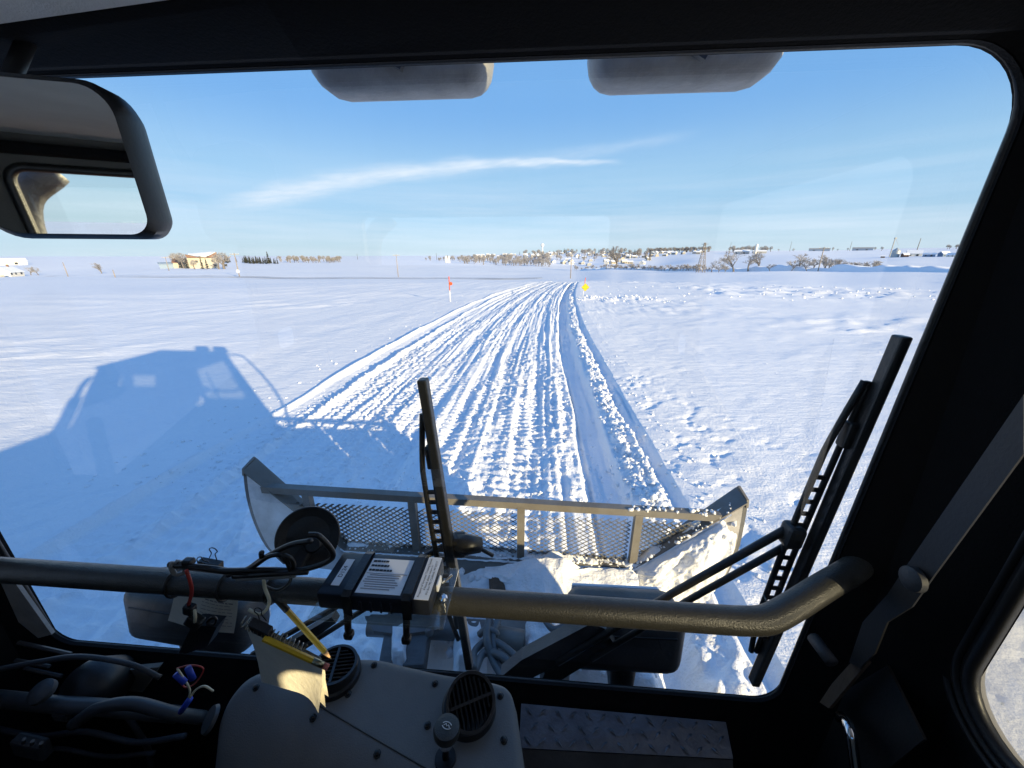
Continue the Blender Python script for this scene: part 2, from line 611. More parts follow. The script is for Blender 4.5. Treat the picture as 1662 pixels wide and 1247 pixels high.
def fbm(x, y, oct=4, seed=0, gain=0.5):
    s = 0; a = 1.0
    for k in range(oct):
        s = s + a * vnoise(x + 17.3 * k, y - 9.1 * k, seed + k)
        x = x * 2.03; y = y * 2.03
        a *= gain
    return s


def sstep(a, b, x):
    t = np.clip((x - a) / (b - a), 0, 1)
    return t * t * (3 - 2 * t)


COLS = [-400, 0, 280, 550, 700, 830, 930, 1000, 1060, 1140, 1330, 1500, 1640, 2300]
RINGS = [  # range in metres, picture row of the ground there, per column
    (75,   [456, 456, 456, 456, 457, 458, 458, 457, 456, 455, 454, 453, 452, 452]),
    (140,  [450, 451, 452, 453, 453, 453, 452, 448, 446, 444, 443, 442, 442, 442]),
    (220,  [456, 455, 441, 440, 443, 444, 443, 440, 439, 438, 436, 435, 435, 435]),
    (420,  [447, 446, 429, 430, 432, 434, 436, 434, 433, 430, 424, 419, 418, 418]),
    (650,  [430, 429, 422, 424, 426, 431, 434, 431, 430, 423, 416, 413, 412, 412]),
    (1150, [419, 418.5, 418.5, 420, 420, 414, 411, 411, 411, 409, 408, 405, 402, 402]),
    (1800, [422, 421, 421, 421, 419, 413, 411, 411, 410, 407.5, 407, 403, 399, 399]),
    (3000, [420, 420, 420, 420, 419, 413, 412, 412, 411, 409, 408, 405, 401, 401]),
    (9000, [416, 416, 416, 416, 415, 414, 414, 414, 413, 412, 411, 410, 408, 408]),
]
_az, _tab = [], []
for c in COLS:
    d = ray(c, 430); _az.append(math.atan2(d.x, d.y))
_az = np.array(_az)
_lr = np.log(np.array([3.0, 34.0] + [r for r, _ in RINGS]))
_tab.append(np.zeros(len(COLS))); _tab.append(np.zeros(len(COLS)))
for r, ys in RINGS:
    _tab.append(np.array([D(c, yy, r).z for c, yy in zip(COLS, ys)]))
_tab = np.array(_tab)


def base_z(x, y):
    x = np.asarray(x, float); y = np.asarray(y, float)
    dx = x - CX
    r = np.hypot(dx, y)
    a = np.arctan2(dx, y)
    lr = np.log(np.maximum(r, 3.0))
    a = np.clip(a, _az[0], _az[-1])
    k = np.clip(np.searchsorted(_lr, lr) - 1, 0, len(_lr) - 2)
    t = np.clip((lr - _lr[k]) / (_lr[k + 1] - _lr[k]), 0, 1)
    t = t * t * (3 - 2 * t) * 0.55 + t * 0.45
    zs = np.zeros(x.shape + (2,))
    j = np.clip(np.searchsorted(_az, a) - 1, 0, len(_az) - 2)
    u = np.clip((a - _az[j]) / (_az[j + 1] - _az[j]), 0, 1)
    u = u * u * (3 - 2 * u)
    z0 = _tab[k, j] * (1 - u) + _tab[k, j + 1] * u
    z1 = _tab[k + 1, j] * (1 - u) + _tab[k + 1, j + 1] * u
    return z0 * (1 - t) + z1 * t


KNOTS = np.array([(-5.2, 0.03), (-4.1, 0.03), (-3.90, 0.03), (-3.80, 0.095), (-3.70, 0.02), (-3.45, 0.00), (-3.28, 0.005), (-3.20, 0.065), (-3.10, 0.0),
                  (-2.80, -0.02), (-2.62, 0.05), (-2.42, -0.06), (-2.15, -0.02), (-1.95, 0.045), (-1.72, -0.055), (-1.45, -0.02), (-1.22, 0.04),
                  (-1.02, -0.05), (-0.75, 0.0), (-0.55, 0.03), (-0.40, -0.045), (-0.15, 0.01), (0.05, 0.02), (0.20, -0.05), (0.38, 0.025), (0.55, 0.02),
                  (0.66, -0.02), (0.74, 0.0), (0.80, 0.015), (0.88, -0.15), (1.05, -0.175), (1.19, -0.14), (1.27, 0.02), (1.44, 0.055), (1.58, 0.045),
                  (1.64, -0.02), (1.70, 0.01), (1.76, 0.085), (2.1, 0.09), (3.2, 0.05), (5.0, 0.03)])


def trail_shift(y):
    return 0.0029 * np.maximum(0, y - 9) ** 2


def trail_x(x, y):      # across-trail coordinate; the trail narrows towards the crest
    k = np.clip(1 - 0.0004 * np.maximum(0, y - 5) ** 2, 0.60, 1.0)
    return (x - trail_shift(y) - 1.76) / k + 1.76


def in_trail(x, y):
    xt = trail_x(x, y)
    return (xt > -3.92) & (xt < 1.77)


def height(x, y):
    b = base_z(x, y)
    xt = trail_x(x, y)
    wob = 0.10 * fbm(xt * 0.5, y * 0.18, 3, 21) + 0.07 * fbm(xt * 3, y * 0.9, 2, 5)
    xt2 = xt + wob * np.where(xt < 1.7, 1.0, 0.35)
    p = np.interp(xt2, KNOTS[:, 0], KNOTS[:, 1])
    inner = sstep(-3.05, -2.8, xt) * (1 - sstep(0.70, 0.86, xt))
    p = p * (1 - 0.58 * inner)
    groove = 0.040 * fbm(xt * 2.6, y * 0.10, 2, 301) + 0.038 * fbm(xt * 7.5, y * 0.20, 2, 311) + 0.036 * fbm(xt * 17, y * 0.35, 2, 321)
    p = p + inner * groove
    fade = 1 - sstep(48, 75, np.hypot(x, y))
    behind = sstep(-4, 1, y)
    w_tr = sstep(-3.9, -3.2, xt) * (1 - sstep(1.58, 1.72, xt))
    ridge_amp = 1.0 + 0.9 * fbm(xt * 1.3, y * 0.35, 2, 33)
    z = b + p * np.where(xt < 0.9, ridge_amp, 1.0) * fade
    # churned trail surface: lumps and track cleat marks
    lump = fbm(x * 7, y * 5, 4, 40, 0.6)
    lump2 = np.maximum(0, fbm(x * 13, y * 11, 3, 61, 0.6) - 0.02)
    patch = sstep(-0.12, 0.22, fbm(xt * 1.7, y * 0.25, 2, 71))
    z = z + w_tr * fade * (0.022 * lump * (0.35 + 0.75 * patch) + 0.050 * lump2 * patch)
    cle = np.maximum(-0.2, np.sin(y * 48 + 2.0 * fbm(x * 2, y * 1.0, 2, 90))) * sstep(0.0, 0.18, fbm(xt * 1.4 + 9, y * 0.12, 2, 93))
    z = z + w_tr * fade * 0.016 * cle
    crumb = np.maximum(0, fbm(x * 19, y * 13, 3, 401, 0.65) - 0.02) + 0.45 * np.maximum(0, fbm(x * 8.5, y * 6.5, 3, 411, 0.65) - 0.14)
    z = z + w_tr * fade * (1 - sstep(.80, .9, xt) * (1 - sstep(1.2, 1.28, xt))) * 0.050 * crumb * (0.35 + 0.65 * sstep(-0.15, 0.15, fbm(xt * 2.2 + 31, y * 0.3, 2, 421)))
    rdg = sstep(1.22, 1.30, xt) * (1 - sstep(1.56, 1.64, xt))
    z = z + fade * rdg * 0.075 * fbm(x * 9, y * 7, 4, 97, 0.62)
    fine = fbm(xt * 14, y * 0.8, 2, 99)
    z = z + w_tr * fade * 0.022 * fine * (1.2 - patch)
    # wind-packed fields: drifted ripples and streaks, rougher in patches on the right
    w_f = 1 - w_tr
    rp = np.where(xt > 0, 1.0, 0.55)
    pat = sstep(-0.10, 0.35, fbm(x * 0.16, y * 0.16, 3, 111))
    u1 = x * 0.8 + y * 0.6; v1 = -x * 0.6 + y * 0.8
    sast = np.abs(fbm(u1 * 1.1, v1 * 3.2, 4, 120, 0.55))
    near = np.clip(1.0 / (0.35 + np.hypot(x, y) / 14.0), 0.35, 1.3)
    z = z + w_f * rp * (0.016 * sast * (0.25 + pat) + 0.005 * fbm(x * 6, y * 6, 3, 131))
    dist = np.hypot(x, y)
    rip = np.maximum(0, fbm(u1 * 0.55 + 5, v1 * 1.7, 4, 125, 0.6) - 0.02)
    z = z + w_f * (0.35 + 0.65 * (xt > 0)) * 0.17 * rip * sstep(6, 16, dist) * (0.25 + pat)
    pits = np.maximum(0, fbm(u1 * 3.0, v1 * 5.5, 3, 181, 0.6) - 0.16)
    z = z - w_f * 0.045 * pits * (0.3 + pat) * rp
    dr = fbm(x * 0.09, y * 0.35, 3, 140)
    z = z + w_f * 0.10 * np.maximum(0, dr) * sstep(6, 14, np.hypot(x, y)) * (0.4 + 0.6 * fade)
    # rough thrown snow by the sign and farther out on the right
    for (px, py, rx, ry, am) in ((1005, 488, 2.6, 1.6, 0.20), (1290, 470, 7, 2.2, 0.30), (1350, 482, 6.5, 2.0, 0.26), (1460, 478, 5, 1.6, 0.26), (1075, 505, 3.5, 1.3, 0.10)):
        q = Zp(px, py, 0)
        e = np.exp(-(((x - q.x) / rx) ** 2 + ((y - q.y) / ry) ** 2))
        z = z + am * e * np.maximum(0, fbm(x * 1.6, y * 1.6, 4, 150, 0.6) + 0.12)
    z = z + 0.6 * fbm(x * 0.02, y * 0.02, 3, 160) * sstep(60, 160, np.hypot(x, y))
    return z


def gz(x, y):
    return float(height(np.array([x]), np.array([y]))[0])


def axis_fine(lo, hi, step, grow, far):
    a = list(np.arange(lo, hi, step))
    s = step
    up = a[-1]
    while up < far:
        s = s * grow
        up += s
        a.append(up)
    s = step; dn = a[0]
    pre = []
    while dn > -far:
        s = s * grow
        dn -= s
        pre.append(dn)
    return np.array(pre[::-1] + a)


xs = axis_fine(-4.9, 2.6, 0.023, 1.024, 6000)
ys = [-6000, -3000, -1500, -700, -300, -120, -60, -30, -16, -9, -5, -3, -1.5, -0.5, 0.2, 0.7]
yv = 0.9
while yv < 7500:
    ys.append(yv)
    st = max(0.024, yv * yv / 880 * 0.75)
    if yv < 60: st = min(st, 0.30)
    elif yv < 300: st = min(st, 3.0)
    else: st = yv * 0.02
    yv += st
ys = np.array(ys)
GX, GY = np.meshgrid(xs, ys)
GZ = height(GX, GY)
nx, ny = len(xs), len(ys)
idx = np.arange(nx * ny).reshape(ny, nx)
quads = np.stack([idx[:-1, :-1], idx[:-1, 1:], idx[1:, 1:], idx[1:, :-1]], -1).reshape(-1, 4)
mx_, my_ = (GX[:-1, :-1] + GX[1:, 1:]) / 2, (GY[:-1, :-1] + GY[1:, 1:]) / 2
tr_mask = (in_trail(mx_, my_) & (my_ > -40) & (my_ < 60)).reshape(-1)
V = np.stack([GX, GY, GZ], -1).reshape(-1, 3)


def np_mesh(name, V, F, material, kind):
    used, inv = np.unique(F.reshape(-1), return_inverse=True)
    v = V[used]; f = inv.reshape(-1, F.shape[1])
    me = bpy.data.meshes.new(name)
    me.vertices.add(len(v)); me.vertices.foreach_set('co', v.astype(np.float32).reshape(-1))
    k = f.shape[1]
    me.loops.add(f.size); me.loops.foreach_set('vertex_index', f.astype(np.int32).reshape(-1))
    me.polygons.add(len(f))
    me.polygons.foreach_set('loop_start', np.arange(0, f.size, k, dtype=np.int32))
    me.polygons.foreach_set('loop_total', np.full(len(f), k, dtype=np.int32))
    me.polygons.foreach_set('use_smooth', np.ones(len(f), dtype=bool))
    me.materials.append(material)
    me.update(calc_edges=True)
    o = bpy.data.objects.new(name, me)
    COL.objects.link(o)
    o['kind'] = kind
    return o


tag(np_mesh('snow_field', V, quads[~tr_mask], SNOW, 'structure'), 'wind-packed snow field on both sides of the groomed trail')
tag(np_mesh('snow_trail', V, quads[tr_mask], SNOW, 'structure'), 'rutted snow trail running from the blade to the crest')

# shaded snow bank running from near right to the far middle, beyond the field
bk = []
bp0, bp1 = D(1640, 443, 128), D(945, 427, 310)
n_b = 260
rows = []
prof = [(-3.5, -0.6), (-0.6, -0.1), (0.0, 0.35), (0.25, 1.0), (0.7, 1.45), (2.0, 1.5), (7, 1.1), (18, -0.5)]
dirb = Vector((bp1.x - bp0.x, bp1.y - bp0.y, 0)).normalized()
nrm = Vector((dirb.y, -dirb.x, 0))          # away from the camera
if nrm.y < 0: nrm = -nrm
for i in range(n_b + 1):
    t = i / n_b
    wv = 2.5 * float(fbm(np.array([t * 9.0]), np.array([0.5]), 3, 201)[0])
    hh = (1.0 + 1.1 * float(fbm(np.array([t * 40.0]), np.array([3.5]), 4, 205)[0])) * min(1, t * 6 + 0.35) * (1 - 0.25 * t)
    c = Vector((bp0.x, bp0.y, 0)).lerp(Vector((bp1.x, bp1.y, 0)), t)
    row = []
    for (o_, h_) in prof:
        p = c + nrm * (o_ + wv)
        row.append((p.x, p.y, float(base_z(p.x, p.y)) + h_ * (hh if h_ > 0 else 1)))
    rows.append(row)
bv = np.array(rows).reshape(-1, 3)
m_ = len(prof)
bi = np.arange(bv.shape[0]).reshape(n_b + 1, m_)
bq = np.stack([bi[:-1, :-1], bi[1:, :-1], bi[1:, 1:], bi[:-1, 1:]], -1).reshape(-1, 4)
tag(np_mesh('snow_bank', bv, bq, SNOW, 'structure'), 'long snow bank in shade beyond the right field')

# loose snow clumps thrown along the trail (nobody could count them)
ico_v, ico_f = None, None
_bm = bmesh.new(); bmesh.ops.create_icosphere(_bm, subdivisions=1, radius=1.0)
_bm.verts.index_update()
ico_v = np.array([v.co[:] for v in _bm.verts]); ico_f = np.array([[v.index for v in f.verts] for f in _bm.faces]); _bm.free()
rng = np.random.default_rng(5)


def clump_cloud(P, S, name, label, parent=None, material=SNOW, kind='stuff', flat=0.75):
    n = len(P)
    vs = ico_v[None, :, :] * (1 + rng.uniform(-0.45, 0.40, (n, len(ico_v), 1)))
    vs = vs * (S[:, None, None] * rng.uniform(0.7, 1.3, (n, 1, 3))) * np.array([1, 1, flat])
    vs = vs + P[:, None, :]
    fs = ico_f[None] + (np.arange(n) * len(ico_v))[:, None, None]
    o = np_mesh(name, vs.reshape(-1, 3), fs.reshape(-1, 3), material, kind)
    if parent is not None: attach(o, parent)
    if label: o['label'] = label
    return o


cp, cs = [], []


def scatter(n, xf, yf, sf):
    for _ in range(n):
        y = yf(); x = xf() + float(trail_shift(np.array(y)))
        cp.append((x, y)); cs.append(sf(y))


U = rng.uniform
ydist = lambda a, b: (lambda: 1 / U(1 / b, 1 / a))
scatter(900, lambda: rng.normal(1.44, 0.09), ydist(2.2, 34), lambda y: U(0.008, 0.034) * (1 + y * 0.012))
scatter(200, lambda: U(0.85, 1.25), ydist(2.2, 34), lambda y: U(0.006, 0.024))
scatter(1700, lambda: U(-3.8, 0.9), ydist(3.0, 34), lambda y: U(0.006, 0.020) * (1 + y * 0.012))
scatter(180, lambda: rng.normal(1.95, 0.2), ydist(2.2, 25), lambda y: U(0.008, 0.03))
scatter(120, lambda: rng.normal(-4.3, 0.4), ydist(3, 25), lambda y: U(0.008, 0.03))
scatter(120, lambda: U(2.2, 9), ydist(2.4, 26), lambda y: U(0.004, 0.014))
for (px, py, n, sx, sy, s0) in ((1005, 488, 150, 1.8, 0.8, 0.075), (1300, 470, 70, 6, 1.2, 0.09), (1350, 484, 70, 5, 1.0, 0.08), (1450, 480, 50, 4, 1.0, 0.08)):
    q = Zp(px, py, 0)
    for _ in range(n):
        cp.append((rng.normal(q.x, sx), rng.normal(q.y, sy))); cs.append(U(0.3, 1.0) * s0)
cp = np.array(cp); cs = np.array(cs)
cz = height(cp[:, 0], cp[:, 1]) + cs * 0.05
clump_cloud(np.column_stack([cp, cz]), cs, 'snow_clumps', 'loose snow clumps thrown along the trail and its right edge')


# ------------------------------------------------------------------ far buildings, poles, trees
def place(px, py_hint, r):
    """ground point at the range r in the direction of a picture column"""
    p = D(px, py_hint, r)
    return Vector((p.x, p.y, gz(p.x, p.y)))


def span(px0, px1, py, r):
    return (D(px1, py, r) - D(px0, py, r)).length


def face_cam(o, loc):
    o.rotation_euler[2] = math.atan2(loc.y, loc.x - CX) - R(90)


def gable(mb, w, d, h, rh, over=0.3, mi_wall=0):
    """walls with gable ends at the left and right ends of x"""
    mb.add([(-w / 2, -d / 2, -1), (w / 2, -d / 2, -1), (w / 2, d / 2, -1), (-w / 2, d / 2, -1),
            (-w / 2, -d / 2, h), (w / 2, -d / 2, h), (w / 2, d / 2, h), (-w / 2, d / 2, h), (-w / 2, 0, h + rh), (w / 2, 0, h + rh)],
           [(0, 1, 5, 4), (1, 2, 6, 9, 5), (2, 3, 7, 6), (3, 0, 4, 8, 7)], mi_wall)


def roof_mb(w, d, h, rh, over=0.4, th=0.3):
    mb = MB()
    k = rh / (d / 2)
    for s in (-1, 1):
        e = (d / 2 + over)
        a = [(-w / 2 - over, 0, h + rh), (w / 2 + over, 0, h + rh), (w / 2 + over, s * e, h - k * over), (-w / 2 - over, s * e, h - k * over)]
        mb.prism(a, (0, 0, th))
    return mb


def house(name, label, cat, loc, w, d, h, rh, wall, roof, turn=0.0, windows=(), group=None, chimney=False, door=None):
    t = thing(name, label, cat, loc, group)
    mb = MB(); gable(mb, w, d, h, rh)
    obs = [mb.build('wall', wall)]
    rf = roof_mb(w, d, h, rh).build('roof', roof)
    obs.append(rf)
    for o in obs:
        o.parent = t
    for (u, z, ww, wh, face) in windows:      # face 0: front long side, 1: right gable, 2: left gable
        m = MB()
        if face == 0: m.box((u, -d / 2 - 0.03, z), (ww, 0.14, wh))
        else: m.box(((w / 2 + 0.03) * (1 if face == 1 else -1), u, z), (0.14, ww, wh))
        o = m.build('window', DARKW); o.parent = t
    if door:
        o = MB().box((door, -d / 2 - 0.03, 1.0), (1.1, 0.16, 2.1)).build('door', DARKW); o.parent = t
    if chimney:
        o = MB().box((w * 0.2, 0, h + rh + 0.5), (0.7, 0.7, 1.6)).build('chimney', BROWNR); o.parent = rf
    face_cam(t, loc)
    t.rotation_euler[2] += R(turn)
    return t


# white farmhouse at the far left
p = place(15, 450, 335)
house('farm_house', 'small white gabled house in the snow at the far left edge', 'house', p, 10, 7, 2.4, 2.4, WHITES, SNOW, 62,
      [(-2, 1.6, 1.0, 1.1, 1), (2.0, 1.6, 1.8, 1.3, 1), (0, 3.3, 0.7, 0.8, 1), (-4, 1.6, 1.0, 1.1, 0), (-1, 1.6, 1.0, 1.1, 0), (3, 1.6, 1.2, 1.2, 0)], chimney=True)
p = place(-12, 456, 320)
house('shed', 'low dark roofed shed in front of the white farmhouse', 'shed', p, 7, 5, 1.2, .9, GREYS, SNOW, 20, [(1, 0.9, 1.0, 0.8, 0)])
p = place(8, 420, 620)
house('barn', 'long white barn on the far left skyline', 'barn', p, 24, 12, 3.5, 2.5, WHITES, SNOW, 5, [(-8, 1.4, 2, 2, 0), (5, 1.4, 2, 2, 0)])
# lodge with butterfly roof, left skyline
p = place(331, 430, 290)
lg = thing('lodge', 'large cream lodge with a brown upswept roof on the left rise', 'building', p)
wL = span(305, 358, 425, 262)
m = MB().box((0, 0, 2.2), (wL, 14, 7.4)); o = m.build('wall', CREAM); o.parent = lg
m = MB(); m.prism([(-wL * .53, -8, 7.4), (-wL * .08, -8, 5.8), (wL * .12, -8, 5.6), (wL * .52, -8, 8.6), (wL * .52, -8, 7.0), (wL * .52, -8, 5.7), (-wL * .53, -8, 5.7)], (0, 16, 0))
o = m.build('roof', BROWNR); o.parent = lg
m = MB(); m.prism([(-wL * .42, -7.4, 7.4), (wL * .1, -7.8, 5.95), (wL * .49, -7.4, 8.5), (wL * .49, 7.4, 8.8), (-wL * .42, 7.4, 7.6)], (0, 0, 0.25)); o = m.build('roof_snow', SNOW); o.parent = lg
for (u, z, ww, wh) in ((-9, 3.6, 2.2, 1.3), (-9, 1.2, 1.6, 1.2), (4.5, 3.8, 1.4, 1.2), (5, 1.4, 1.4, 1.2), (10, 1.4, 1.4, 1.4), (-3, 3.6, 1.4, 1.2)):
    o = MB().box((u, -7.05, z), (ww, 0.2, wh)).build('window', DARKW); o.parent = lg
face_cam(lg, p)
p = place(300, 428, 290)
house('annex', 'low tan annex at the left end of the cream lodge', 'building', p, 9, 8, 3, 2, CREAM, BROWNR, -10, [(0, 1.5, 1.2, 1.2, 0)])
# small signs / sheds left of the lodge
p = place(269, 424, 290)
house('equipment_shed', 'small dark blue shed by the pole left of the lodge', 'shed', p, 6.5, 4, 2.2, 0.8, BLUES, BLUES, 0)

# pair of pale silos
for px in (724, 728.5):
    p = place(px, 420, 640)
    m = MB().lathe([(1.75, -1), (1.75, 9.2), (1.2, 10.2), (0.2, 10.8)], (0, 0, 0), (0, 0, 1), 16)
    t = thing('silo', 'pale silo at the left end of the town, %s of the pair' % ('left' if px < 726 else 'right'), 'silo', p, 'pair of pale silos')
    o = m.build('tank', WHITES, None, angle=40); o.parent = t
# water tower
p = place(880, 410, 1040)
wt = thing('water_tower', 'white water tower standing over the far town', 'water tower', p)
hz = (D(880, 396, 1040).z - p.z)
o = MB().tube([(0, 0, -2), (0, 0, hz - 5)], [2.3, 1.5], 12).build('tower_column', WHITEP); o.parent = wt
o = MB().lathe([(1.6, hz - 8), (3.6, hz - 5.6), (4.7, hz - 3.0), (4.2, hz - 0.9), (2.4, hz + 0.5), (0.2, hz + 0.9)], (0, 0, 0), (0, 0, 1), 18).build('tank', WHITEP, None, smooth=True); o.parent = wt

# town houses: a few shared meshes, every house its own object
town_protos = []
for i, (w, d, h, rh, wl) in enumerate(((9, 7, 3.2, 2.0, CREAM), (7.5, 6.5, 4.2, 2.0, GREYS), (10.5, 7, 3.0, 1.8, GREYS), (8.5, 7, 3.2, 2.2, WHITES), (9.5, 7, 3.8, 2.2, CREAM))):
    m = MB(); gable(m, w, d, h, rh)
    k = rh / (d / 2)
    for s in (-1, 1):
        e = d / 2 + 0.4
        m.prism([(-w / 2 - .4, 0, h + rh), (w / 2 + .4, 0, h + rh), (w / 2 + .4, s * e, h - k * .4), (-w / 2 - .4, s * e, h - k * .4)], (0, 0, .3), 1)
    for u in (-w * .3, 0, w * .3):
        m.box((u, -d / 2 - .03, 1.7), (1.5, .14, 1.4), mi=2)
        if h > 4: m.box((u, -d / 2 - .03, 3.7), (1.3, .14, 1.1), mi=2)
    m.box((w / 2 + .03, 0, 1.8), (.14, 1.6, 1.4), mi=2)
    town_protos.append((m, [wl, SNOW, DARKW]))
proto_objs = []
spots = []
tr_rng = random.Random(11)
tries = 0
while len(spots) < 110 and tries < 6000:
    tries += 1
    px = tr_rng.choice([tr_rng.uniform(893, 1056), tr_rng.uniform(893, 1056), tr_rng.uniform(770, 893), tr_rng.uniform(1056, 1140)])
    r = tr_rng.uniform(660, 1120)
    if px < 893 or px > 1056: r = tr_rng.uniform(900, 1150)
    p = place(px, 420, r)
    if all((p - q).length > 11 for q, _ in spots):
        spots.append((p, px))
for i, (p, px) in enumerate(spots):
    k = i % 5
    if i < 5:
        o = town_protos[k][0].build('town_house', town_protos[k][1]); proto_objs.append(o)
    else:
        o = proto_objs[k].copy(); COL.objects.link(o)
    o.location = p
    face_cam(o, p)
    o.rotation_euler[2] += R(tr_rng.choice([0, 20, -25, 70, 100, -60]))
    zone = 'left of the water tower' if px < 880 else ('right below the water tower' if px < 925 else ('behind the lone wooden pole' if px < 960 else ('behind the tall slim tree' if px < 1010 else ('at the right end of the town' if px < 1060 else 'in the skyline woods'))))
    look = ('low cream house', 'tall grey house', 'wide grey house', 'white house', 'large cream house')[k]
    tag(o, 'snow-roofed %s on the far town hill, %s' % (look, zone), 'house', 'houses of the far town')

# farmstead on the right
p = place(1452, 417, 480)
gb = thing('grain_bin', 'galvanised round grain bin at the right-hand farm', 'grain bin', p)
rb = span(1444.5, 1459, 412, 480) / 2
hb = D(1452, 403, 480).z - p.z
o = MB().lathe([(rb, -1), (rb, hb * .72), (rb * .2, hb), (0.3, hb + .3)], (0, 0, 0), (0, 0, 1), 24).build('tank', GALV, None, angle=30); o.parent = gb
p = place(1443.5, 417, 484)
gl = thing('grain_elevator', 'thin grain elevator leg rising beside the grain bin', 'grain elevator', p)
hb = D(1446, 387, 484).z - p.z
o = MB().box((0, 0, hb / 2), (.5, .5, hb)).build('elevator_leg', GREYS); o.parent = gl
o = MB().box((.3, 0, hb), (1.5, 1.0, 1.1)).build('head_box', GREYS); o.parent = gl
o = MB().tube([(0.3, 0, hb), (4.5, 0, hb - 6)], .10, 6).build('spout', GREYS); o.parent = gl
for (px, r, w, d, h, rh, wl, rf, tn, nm, lb) in (
        (1482, 500, 9.5, 8, 2.4, 2.6, WHITES, SNOW, 6, 'barn', 'cream barn with a snowy roof behind the grain bin'),
        (1468, 478, 3.6, 4, 2.0, 1.2, BROWNR, SNOW, 30, 'shed', 'brown shed just right of the grain bin'),
        (1507, 474, 7.2, 5, 1.9, 1.1, BLUES, SNOW, 0, 'machine_shed', 'blue steel machine shed at the right-hand farm'),
        (1531, 478, 5.2, 5, 2.0, 1.8, BLUES, SNOW, 40, 'shed', 'grey blue shed at the right end of the farm'),
        (1433, 474, 2.8, 3, 1.4, .7, BROWNR, SNOW, 0, 'shed', 'tiny dark shed left of the grain bin'),
        (1545, 470, 5.2, 5, 1.2, 1.4, WHITES, SNOW, -20, 'shed', 'white shed by the bare tree at the farm')):
    p = place(px, 417, r)
    house(nm, lb, 'barn' if nm == 'barn' else 'shed', p, w, d, h, rh, wl, rf, tn, [(-w * .25, .9, w * .1, 1.0, 0), (w * .2, .9, w * .16, 1.4, 0)])
# buildings in the middle right (behind the bare trees)
for (px, r, w, d, h, rh, wl, tn, lb) in (
        (1199, 900, 14, 9, 5, 2.5, WHITES, 0, 'white shed among the trees on the far ridge'),
        (1211, 890, 12, 9, 5, 3.0, GREYS, 0, 'dark barn next to the white shed on the far ridge'),
        (1233, 910, 22, 9, 4, 2.0, GREYS, 10, 'long grey shed right of the far silo')):
    p = place(px, 408, r)
    house('ridge_shed', lb, 'shed', p, w, d, h, rh, wl, SNOW, tn, [(-w * .25, 2, 2.5, 2.5, 0)])
p = place(1226.5, 408, 880)
t = thing('silo', 'single concrete silo on the far ridge between sheds', 'silo', p)
o = MB().lathe([(2.4, -1), (2.4, 16), (1.7, 17.5), (.2, 18)], (0, 0, 0), (0, 0, 1), 16).build('tank', WHITES, None, angle=40); o.parent = t
for (px, r, w, lb) in ((1400, 1150, 34, 'long low farm building on the far right skyline'), (1330, 1200, 40, 'dark sheds on the skyline behind the leaning pole')):
    p = place(px, 405, r)
    house('skyline_shed', lb, 'shed', p, w, 12, 4, 2.5, BLUES, GREYS, 0, [(-w * .25, 1.6, 3, 2.4, 0), (w * .2, 1.6, 3, 2.4, 0)])


# utility poles
def pole(px_b, r, py_top, px_t, label, arms=1, rad=0.15, py_b=450, sign=False, group=None):
    b = place(px_b, py_b, r)
    top = D(px_t, py_top, r)
    h = max(2.0, top.z - b.z)
    t = thing('utility_pole', label, 'pole', b, group)
    off = Vector((0, 0, h))
    o = MB().tube([(0, 0, -0.5), off], [rad, rad * .7], 8).build('pole_shaft', POLEM, None, smooth=True); o.parent = t
    ang = math.atan2(b.y, b.x - CX) - R(90)
    for k in range(arms):
        z = h - 0.35 - k * 0.9
        q = MB().box((0, 0, z), (2.4, .12, .14), Euler((0, 0, ang)).to_matrix())
        o = q.build('crossarm', POLEM); o.parent = t
        for u in (-1.05, -.45, .45, 1.05):
            i = MB().box((u * math.cos(ang), u * math.sin(ang), z + .16), (.09, .09, .18)).build('insulator', WHITEP); i.parent = o
    if sign:
        i = MB().lathe([(.55, -.04), (.55, .04)], (0, -.2, 1.7), (0, 1, 0), 20).build('round_sign', WHITEP); i.parent = t
    return t, b, h


poles = []
poles.append(pole(926, 142, 412, 926, 'bare wooden pole rising just left of the yellow sign', 0, .16))
poles.append(pole(646.5, 150, 413, 645, 'wooden utility pole left of the orange stake', 1))
poles.append(pole(389, 150, 411, 383, 'pole with a round white sign right of the lodge', 1, sign=True))
poles.append(pole(277.5, 230, 417, 273, 'pale pole in front of the left end of the lodge', 1))
poles.append(pole(187, 150, 438, 185, 'short post beside the dark road on the left', 0, .12))
poles.append(pole(111, 230, 426, 107, 'thin pale pole right of the white farmhouse', 0, .15))
poles.append(pole(1325, 150, 401, 1332, 'tall brown utility pole among the bushes on the right', 1, .17))
for (px, r, pt, lb) in ((1184, 1150, 393, 'thin mast on the skyline right of the lattice tower'), (1281, 1150, 392, 'thin mast on the skyline between ridge trees'),
                        (1378, 1100, 392, 'thin mast on the skyline over the low farm building'), (1487, 700, 387, 'faint thin mast behind the right-hand farm'),
                        (708, 900, 411, 'thin mast left of the pale silos'), (579, 900, 412, 'thin mast alone on the left skyline')):
    b = place(px, 410, r)
    t = thing('radio_mast', lb, 'mast', b)
    h = D(px, pt, r).z - b.z
    o = MB().tube([(0, 0, -1), (0, 0, h)], [.55, .3], 6).build('mast_shaft', STEELD); o.parent = t

